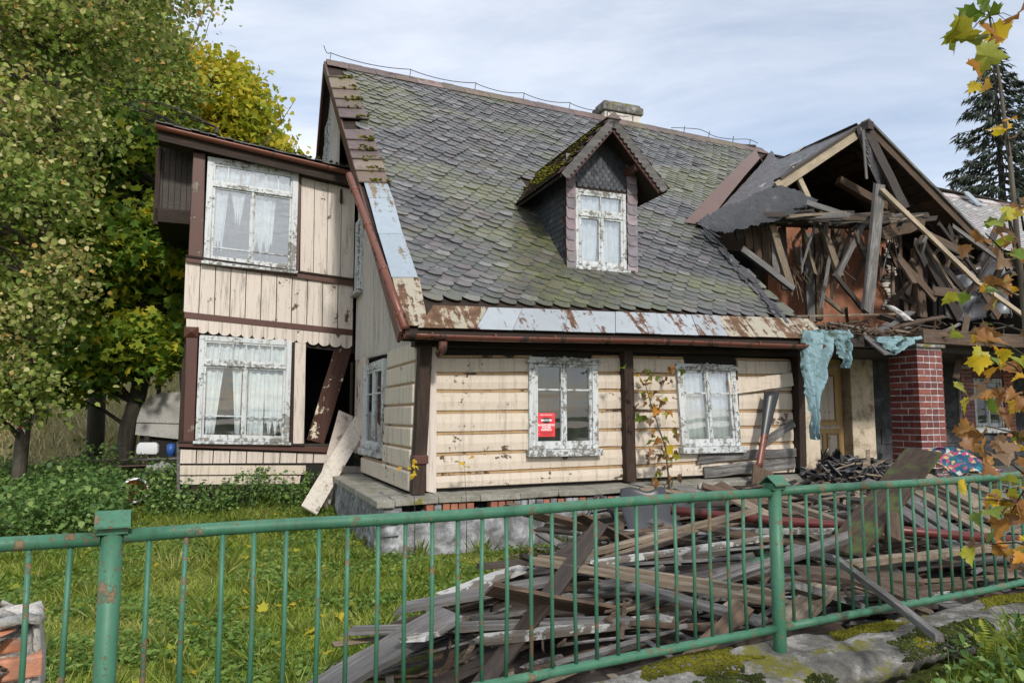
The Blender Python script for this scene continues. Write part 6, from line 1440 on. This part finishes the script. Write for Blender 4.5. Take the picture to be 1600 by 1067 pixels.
# small broad weed leaves in the lawn
pts = []
while len(pts) < 36000:
    y = 3.2 + 9*R6.random()**1.4; x = R6.uniform(-.75*y, min(1.2, .35*y))
    if okg(x, y) and mnoise.noise(Vector((x*1.1, y*1.1, 8))) > -.05: pts.append((x, y, gz(x, y)+R6.uniform(.02, .09)))
tag(leaves('lawn_weeds', pts, .034, MAT['weed_light'] if 'weed_light' in MAT else MAT['grass'], None, LEAF6, up=1.5, droop=0), 'small broad-leaved weeds in the lawn', 'weeds')
def weedpatch(name, label, n_pl, samp, hmin, hmax, leaf, mat='weed'):
    P = []; m = MB()
    for _ in range(n_pl):
        x, y = samp(); h = R6.uniform(hmin, hmax)*(.55+.9*max(0, .5+mnoise.noise(Vector((x*1.1, y*1.1, 6))))); z0 = gz(x, y); lx, ly = R6.gauss(0, .12), R6.gauss(0, .12)
        if R6.random() < .5: m.tube([(x, y, z0), (x+lx*h*.5, y+ly*h*.5, z0+h*.6), (x+lx*h, y+ly*h, z0+h)], [.004, .003, .002], 3, cap=False)
        for k in range(int(h*46)): u = R6.uniform(.25, 1); P.append((x+lx*h*u+R6.gauss(0, .05), y+ly*h*u+R6.gauss(0, .05), z0+h*u))
    tag(leaves(name, P, leaf, MAT[mat], None, LEAF6, up=1.2, droop=.25), label, 'weeds'); tag(m.build(name.replace('weeds', 'stems'), MAT['weed']), label.replace('leaves', 'stems')+', stalks', 'weeds', kind='stuff')
def s1():
    while True:
        y = R6.uniform(8.6, 14.2); px = R6.uniform(-30, 300); x = (px-800)/F*y; s_, t_, _ = toH((x, y, 0))
        if not (s_ > -2.9 and t_ > 4.4) and 690 < 648+1.6/y*F < 850 and (px < 190 + (y-9)*6 or y > 12.0): return x, y
weedpatch('nettle_weeds', 'bed of dark green nettle leaves growing left of the bay', 1150, s1, .2, .62, .062)
def s2():
    s_ = R6.uniform(-3.2, -.5); return tuple(W(s_, 4.35-abs(R6.gauss(0, .3)))[:2])
weedpatch('bay_weeds', 'green weeds leaves growing along the foot of the bay', 190, s2, .15, .5, .05)
def s3():
    while True:
        p = FW(R6.uniform(2.9, 5.2), R6.uniform(-1.5, -.38))
        return p.x, p.y
weedpatch('roadside_weeds', 'tangle of green weeds leaves on the street side of the wall at the lower right', 300, s3, .08, .26, .035)
# dry tall grass on the rising meadow
pts = []; 
for _ in range(26000):
    y = R6.uniform(17, 46)**1.0; x = R6.uniform(-.78, -.2)*y; pts.append((x, y, gz(x, y)))
tag(leaves('meadow_grass', pts, .42, MAT['grass_dry'], None, BLADE, dirs=np.stack([rng.normal(0, .35, len(pts)), rng.normal(0, .35, len(pts)), np.ones(len(pts))], 1), aspect=.09, fold=0), 'dry straw-coloured tall grass on the meadow behind the trees', 'grass')
# fern and dry stalks at the wall
fr = empty('fern', FW(3.55, -.42, .52), 0); tag(fr, 'small yellow-green fern growing on the edge of the wall', 'fern')
for k in range(7):
    an = k*.9+.3; m = MB(); L_f = R6.uniform(.12, .22)
    for q in range(12):
        u = q/12; c = Vector((math.cos(an)*L_f*u*.7, math.sin(an)*L_f*u*.7, L_f*(u*1.1-.5*u*u))); w_ = .04*(1-u)+.006
        for sd__ in (-1, 1):
            tp = c+Vector((-math.sin(an)*sd__*w_, math.cos(an)*sd__*w_, .004)); m.add([c, c+Vector((math.cos(an)*.012, math.sin(an)*.012, .008)), tp], [(0, 1, 2)])
    m.build('frond', MAT['fernm'] if 'fernm' in MAT else MAT['grass'], fr)
# fallen leaves on the lawn
pts = []
while len(pts) < 420:
    y = R6.uniform(3.6, 12); x = R6.uniform(-.7*y, .3*y)
    if okg(x, y): pts.append((x, y, gz(x, y)+R6.uniform(.03, .07)))
tag(leaves('fallen_leaves', pts, .07, MAT['leaf_yellow'], None, MAPLE, up=3, droop=0), 'fallen brown and yellow leaves scattered on the lawn', 'leaves')
# ---- maple leaves near the camera (each leaf its own part)
BIG = [(0, 0), (.12, .04), (.34, -.06), (.36, .08), (.58, .16), (.50, .30), (.72, .56), (.50, .56), (.44, .70), (.26, .64), (.28, .84), (.14, .86), (0, 1.06), (-.14, .86), (-.28, .84), (-.26, .64), (-.44, .70), (-.50, .56), (-.72, .56), (-.50, .30), (-.58, .16), (-.36, .08), (-.34, -.06), (-.12, .04)]
def bigleaf_mesh(mat, curl, seed):
    R_ = random.Random(seed); m = MB(); vs = [(x, y, .30*abs(x)*curl - curl*.35*y*y + R_.uniform(-.05, .05)*curl) for x, y in BIG]; c = (0, .42, -.05*curl)
    n = len(vs); vs2 = vs+[c]; m.add(vs2, [(i, (i+1) % n, n) for i in range(n)]); return m.mesh('leaf', mat, True)
lm = {k: [bigleaf_mesh(MAT[k], c, i) for i, c in enumerate((.8, 1.4, 2.0, 2.8))] for k in ('big_yellow', 'big_brown', 'big_green')}
def put_leaf(parent, p, size, kind, R_, name='leaf'):
    o = link(name, R_.choice(lm[kind][:2] if kind != 'big_brown' else lm[kind][1:]), parent); o.location = p; o.rotation_euler = (R_.gauss(-.35, .6), R_.gauss(0, .5), R_.uniform(0, 6.28)); s_ = size*R_.uniform(.7, 1.25); o.scale = (s_, s_, s_)
R7 = random.Random(8)
st = [(1662, 1120, 3.15), (1635, 860, 3.1), (1612, 600, 3.05), (1592, 400, 3.0), (1578, 250, 3.0), (1562, 130, 3.0), (1546, 25, 3.0), (1541, 5, 3.0)]
b0 = D(*st[0]); b0.z = gz(b0.x, b0.y); sp = empty('maple_sapling', b0); tag(sp, 'tall thin maple sapling with yellow leaves close to the camera at the right edge', 'sapling')
SP = [Vector((0, 0, 0))] + [D(*q)-b0 for q in st[1:]]; MB().tube(SP, [.016, .014, .013, .011, .009, .007, .004, .003], 8).build('stem', MAT['bark'], sp, True)
def twig(a, b, r=.004): 
    a = Vector(a); b = Vector(b); m_ = a.lerp(b, .5)+Vector((0, 0, .02)); MB().tube([a, m_, b], [r, r*.8, r*.4], 5).build('twig', MAT['bark_dark'], sp, True)
for (x, y, s_, k) in ((1522, 45, .14, 'big_green'), (1508, 62, .13, 'big_green'), (1530, 15, .12, 'big_green'), (1512, 28, .13, 'big_green'), (1562, 20, .13, 'big_green'), (1575, 35, .11, 'big_yellow'), (1590, 30, .10, 'big_brown'), (1556, 48, .09, 'big_brown'), (1524, 85, .11, 'big_green'), (1510, 98, .08, 'big_brown'), (1538, 132, .07, 'big_yellow'), (1526, 128, .06, 'big_yellow'), (1572, 205, .07, 'big_yellow'), (1562, 212, .05, 'big_yellow'), (1584, 216, .06, 'big_brown'), (1572, 190, .05, 'big_yellow'), (1540, -5, .12, 'big_green'), (1555, -8, .1, 'big_green')):
    p = D(x, y, 3.0+R7.uniform(-.08, .08))-b0; put_leaf(sp, p, s_, k, R7); j = min(SP, key=lambda q: (q-p).length); twig(j, p, .002)
for (x0, y0, x1, y1, n_) in ((1592, 430, 1540, 365, 9), (1600, 470, 1530, 440, 12), (1605, 520, 1520, 505, 10), (1610, 640, 1530, 600, 13), (1612, 600, 1560, 560, 6), (1620, 700, 1540, 665, 10), (1625, 760, 1530, 700, 10), (1630, 800, 1530, 780, 14), (1635, 860, 1545, 850, 12), (1600, 420, 1572, 330, 7), (1608, 560, 1545, 535, 7), (1625, 740, 1580, 800, 7), (1600, 360, 1590, 310, 4)):
    A_ = D(x0, y0, 3.05)-b0; B2 = D(x1, y1, 2.95+R7.uniform(-.3, .3))-b0; twig(A_, B2, .005)
    for k in range(int(n_*1.0)+1):
        u = .2+.9*k/(n_*1.0); p = A_.lerp(B2, u)+Vector((R7.gauss(0, .035), R7.gauss(0, .06), R7.gauss(-.01, .03))); kd = R7.choices(('big_yellow', 'big_brown', 'big_green'), (4, 5, 4) if y0 < 640 else (3, 8, 3))[0]; put_leaf(sp, p, .060, kd, R7)
# maple seedling against the front wall
b1 = W(3.35, -.45, .1); s2_ = empty('maple_seedling', b1); tag(s2_, 'small maple seedling with brown-green leaves growing up the cream wall between the windows', 'sapling')
Pp = [Q(1052, 790, -.5), Q(1040, 700, -.45), Q(1020, 640, -.4), Q(1008, 600, -.35), Q(1025, 575, -.35)]; Wp = [W(p.x, p.y, p.z)-b1 for p in Pp]; Wp[0].z = 0
MB().tube(Wp, [.014, .011, .008, .006, .003], 6).build('stem', MAT['bark'], s2_, True)
for k in range(85):
    y = R7.uniform(570, 785); xc = 1012 + (y-570)*.17; x = R7.gauss(xc, 16); q = Q(x, y, -.42+R7.uniform(-.12, .12)); put_leaf(s2_, W(q.x, q.y, q.z)-b1, R7.uniform(.07, .12), R7.choices(('big_brown', 'big_green', 'big_yellow'), (6, 5, 1))[0], R7)
for (px, y0, y1, lb) in ((648, 835, 728, 'thin seedling with small yellow leaves at the corner post'), (729, 800, 722, 'tiny seedling with one leafy tip below the first window')):
    q0_, q1_ = Q(px, y0, -.55), Q(px-4, y1, -.5); b_ = W(q0_.x, q0_.y, 0); e_ = empty('seedling', b_); tag(e_, lb, 'seedling'); tp = W(q1_.x, q1_.y, q1_.z)-b_
    MB().tube([(0, 0, 0), tp*.5+Vector((.02, 0, 0)), tp], [.006, .004, .002], 5).build('stem', MAT['bark_dark'], e_)
    for k in range(9 if px < 700 else 4): put_leaf(e_, tp+Vector((R7.gauss(0, .05), R7.gauss(0, .03), R7.gauss(-.03, .05))), .055, 'big_yellow', R7)
# barrier tape on the left tree
A = D(18, 640, 11.9); loose('barrier_tape', MB().sheet(lambda u, v: (.34*u-.1, .02*math.sin(u*9), -.42*u+.04*math.sin(u*9)+.045*v), 16, 2, .002), 'tape' if 'tape' in MAT else 'flash', 'red and white barrier tape tied round the left trunk', 'tape', loc=A)
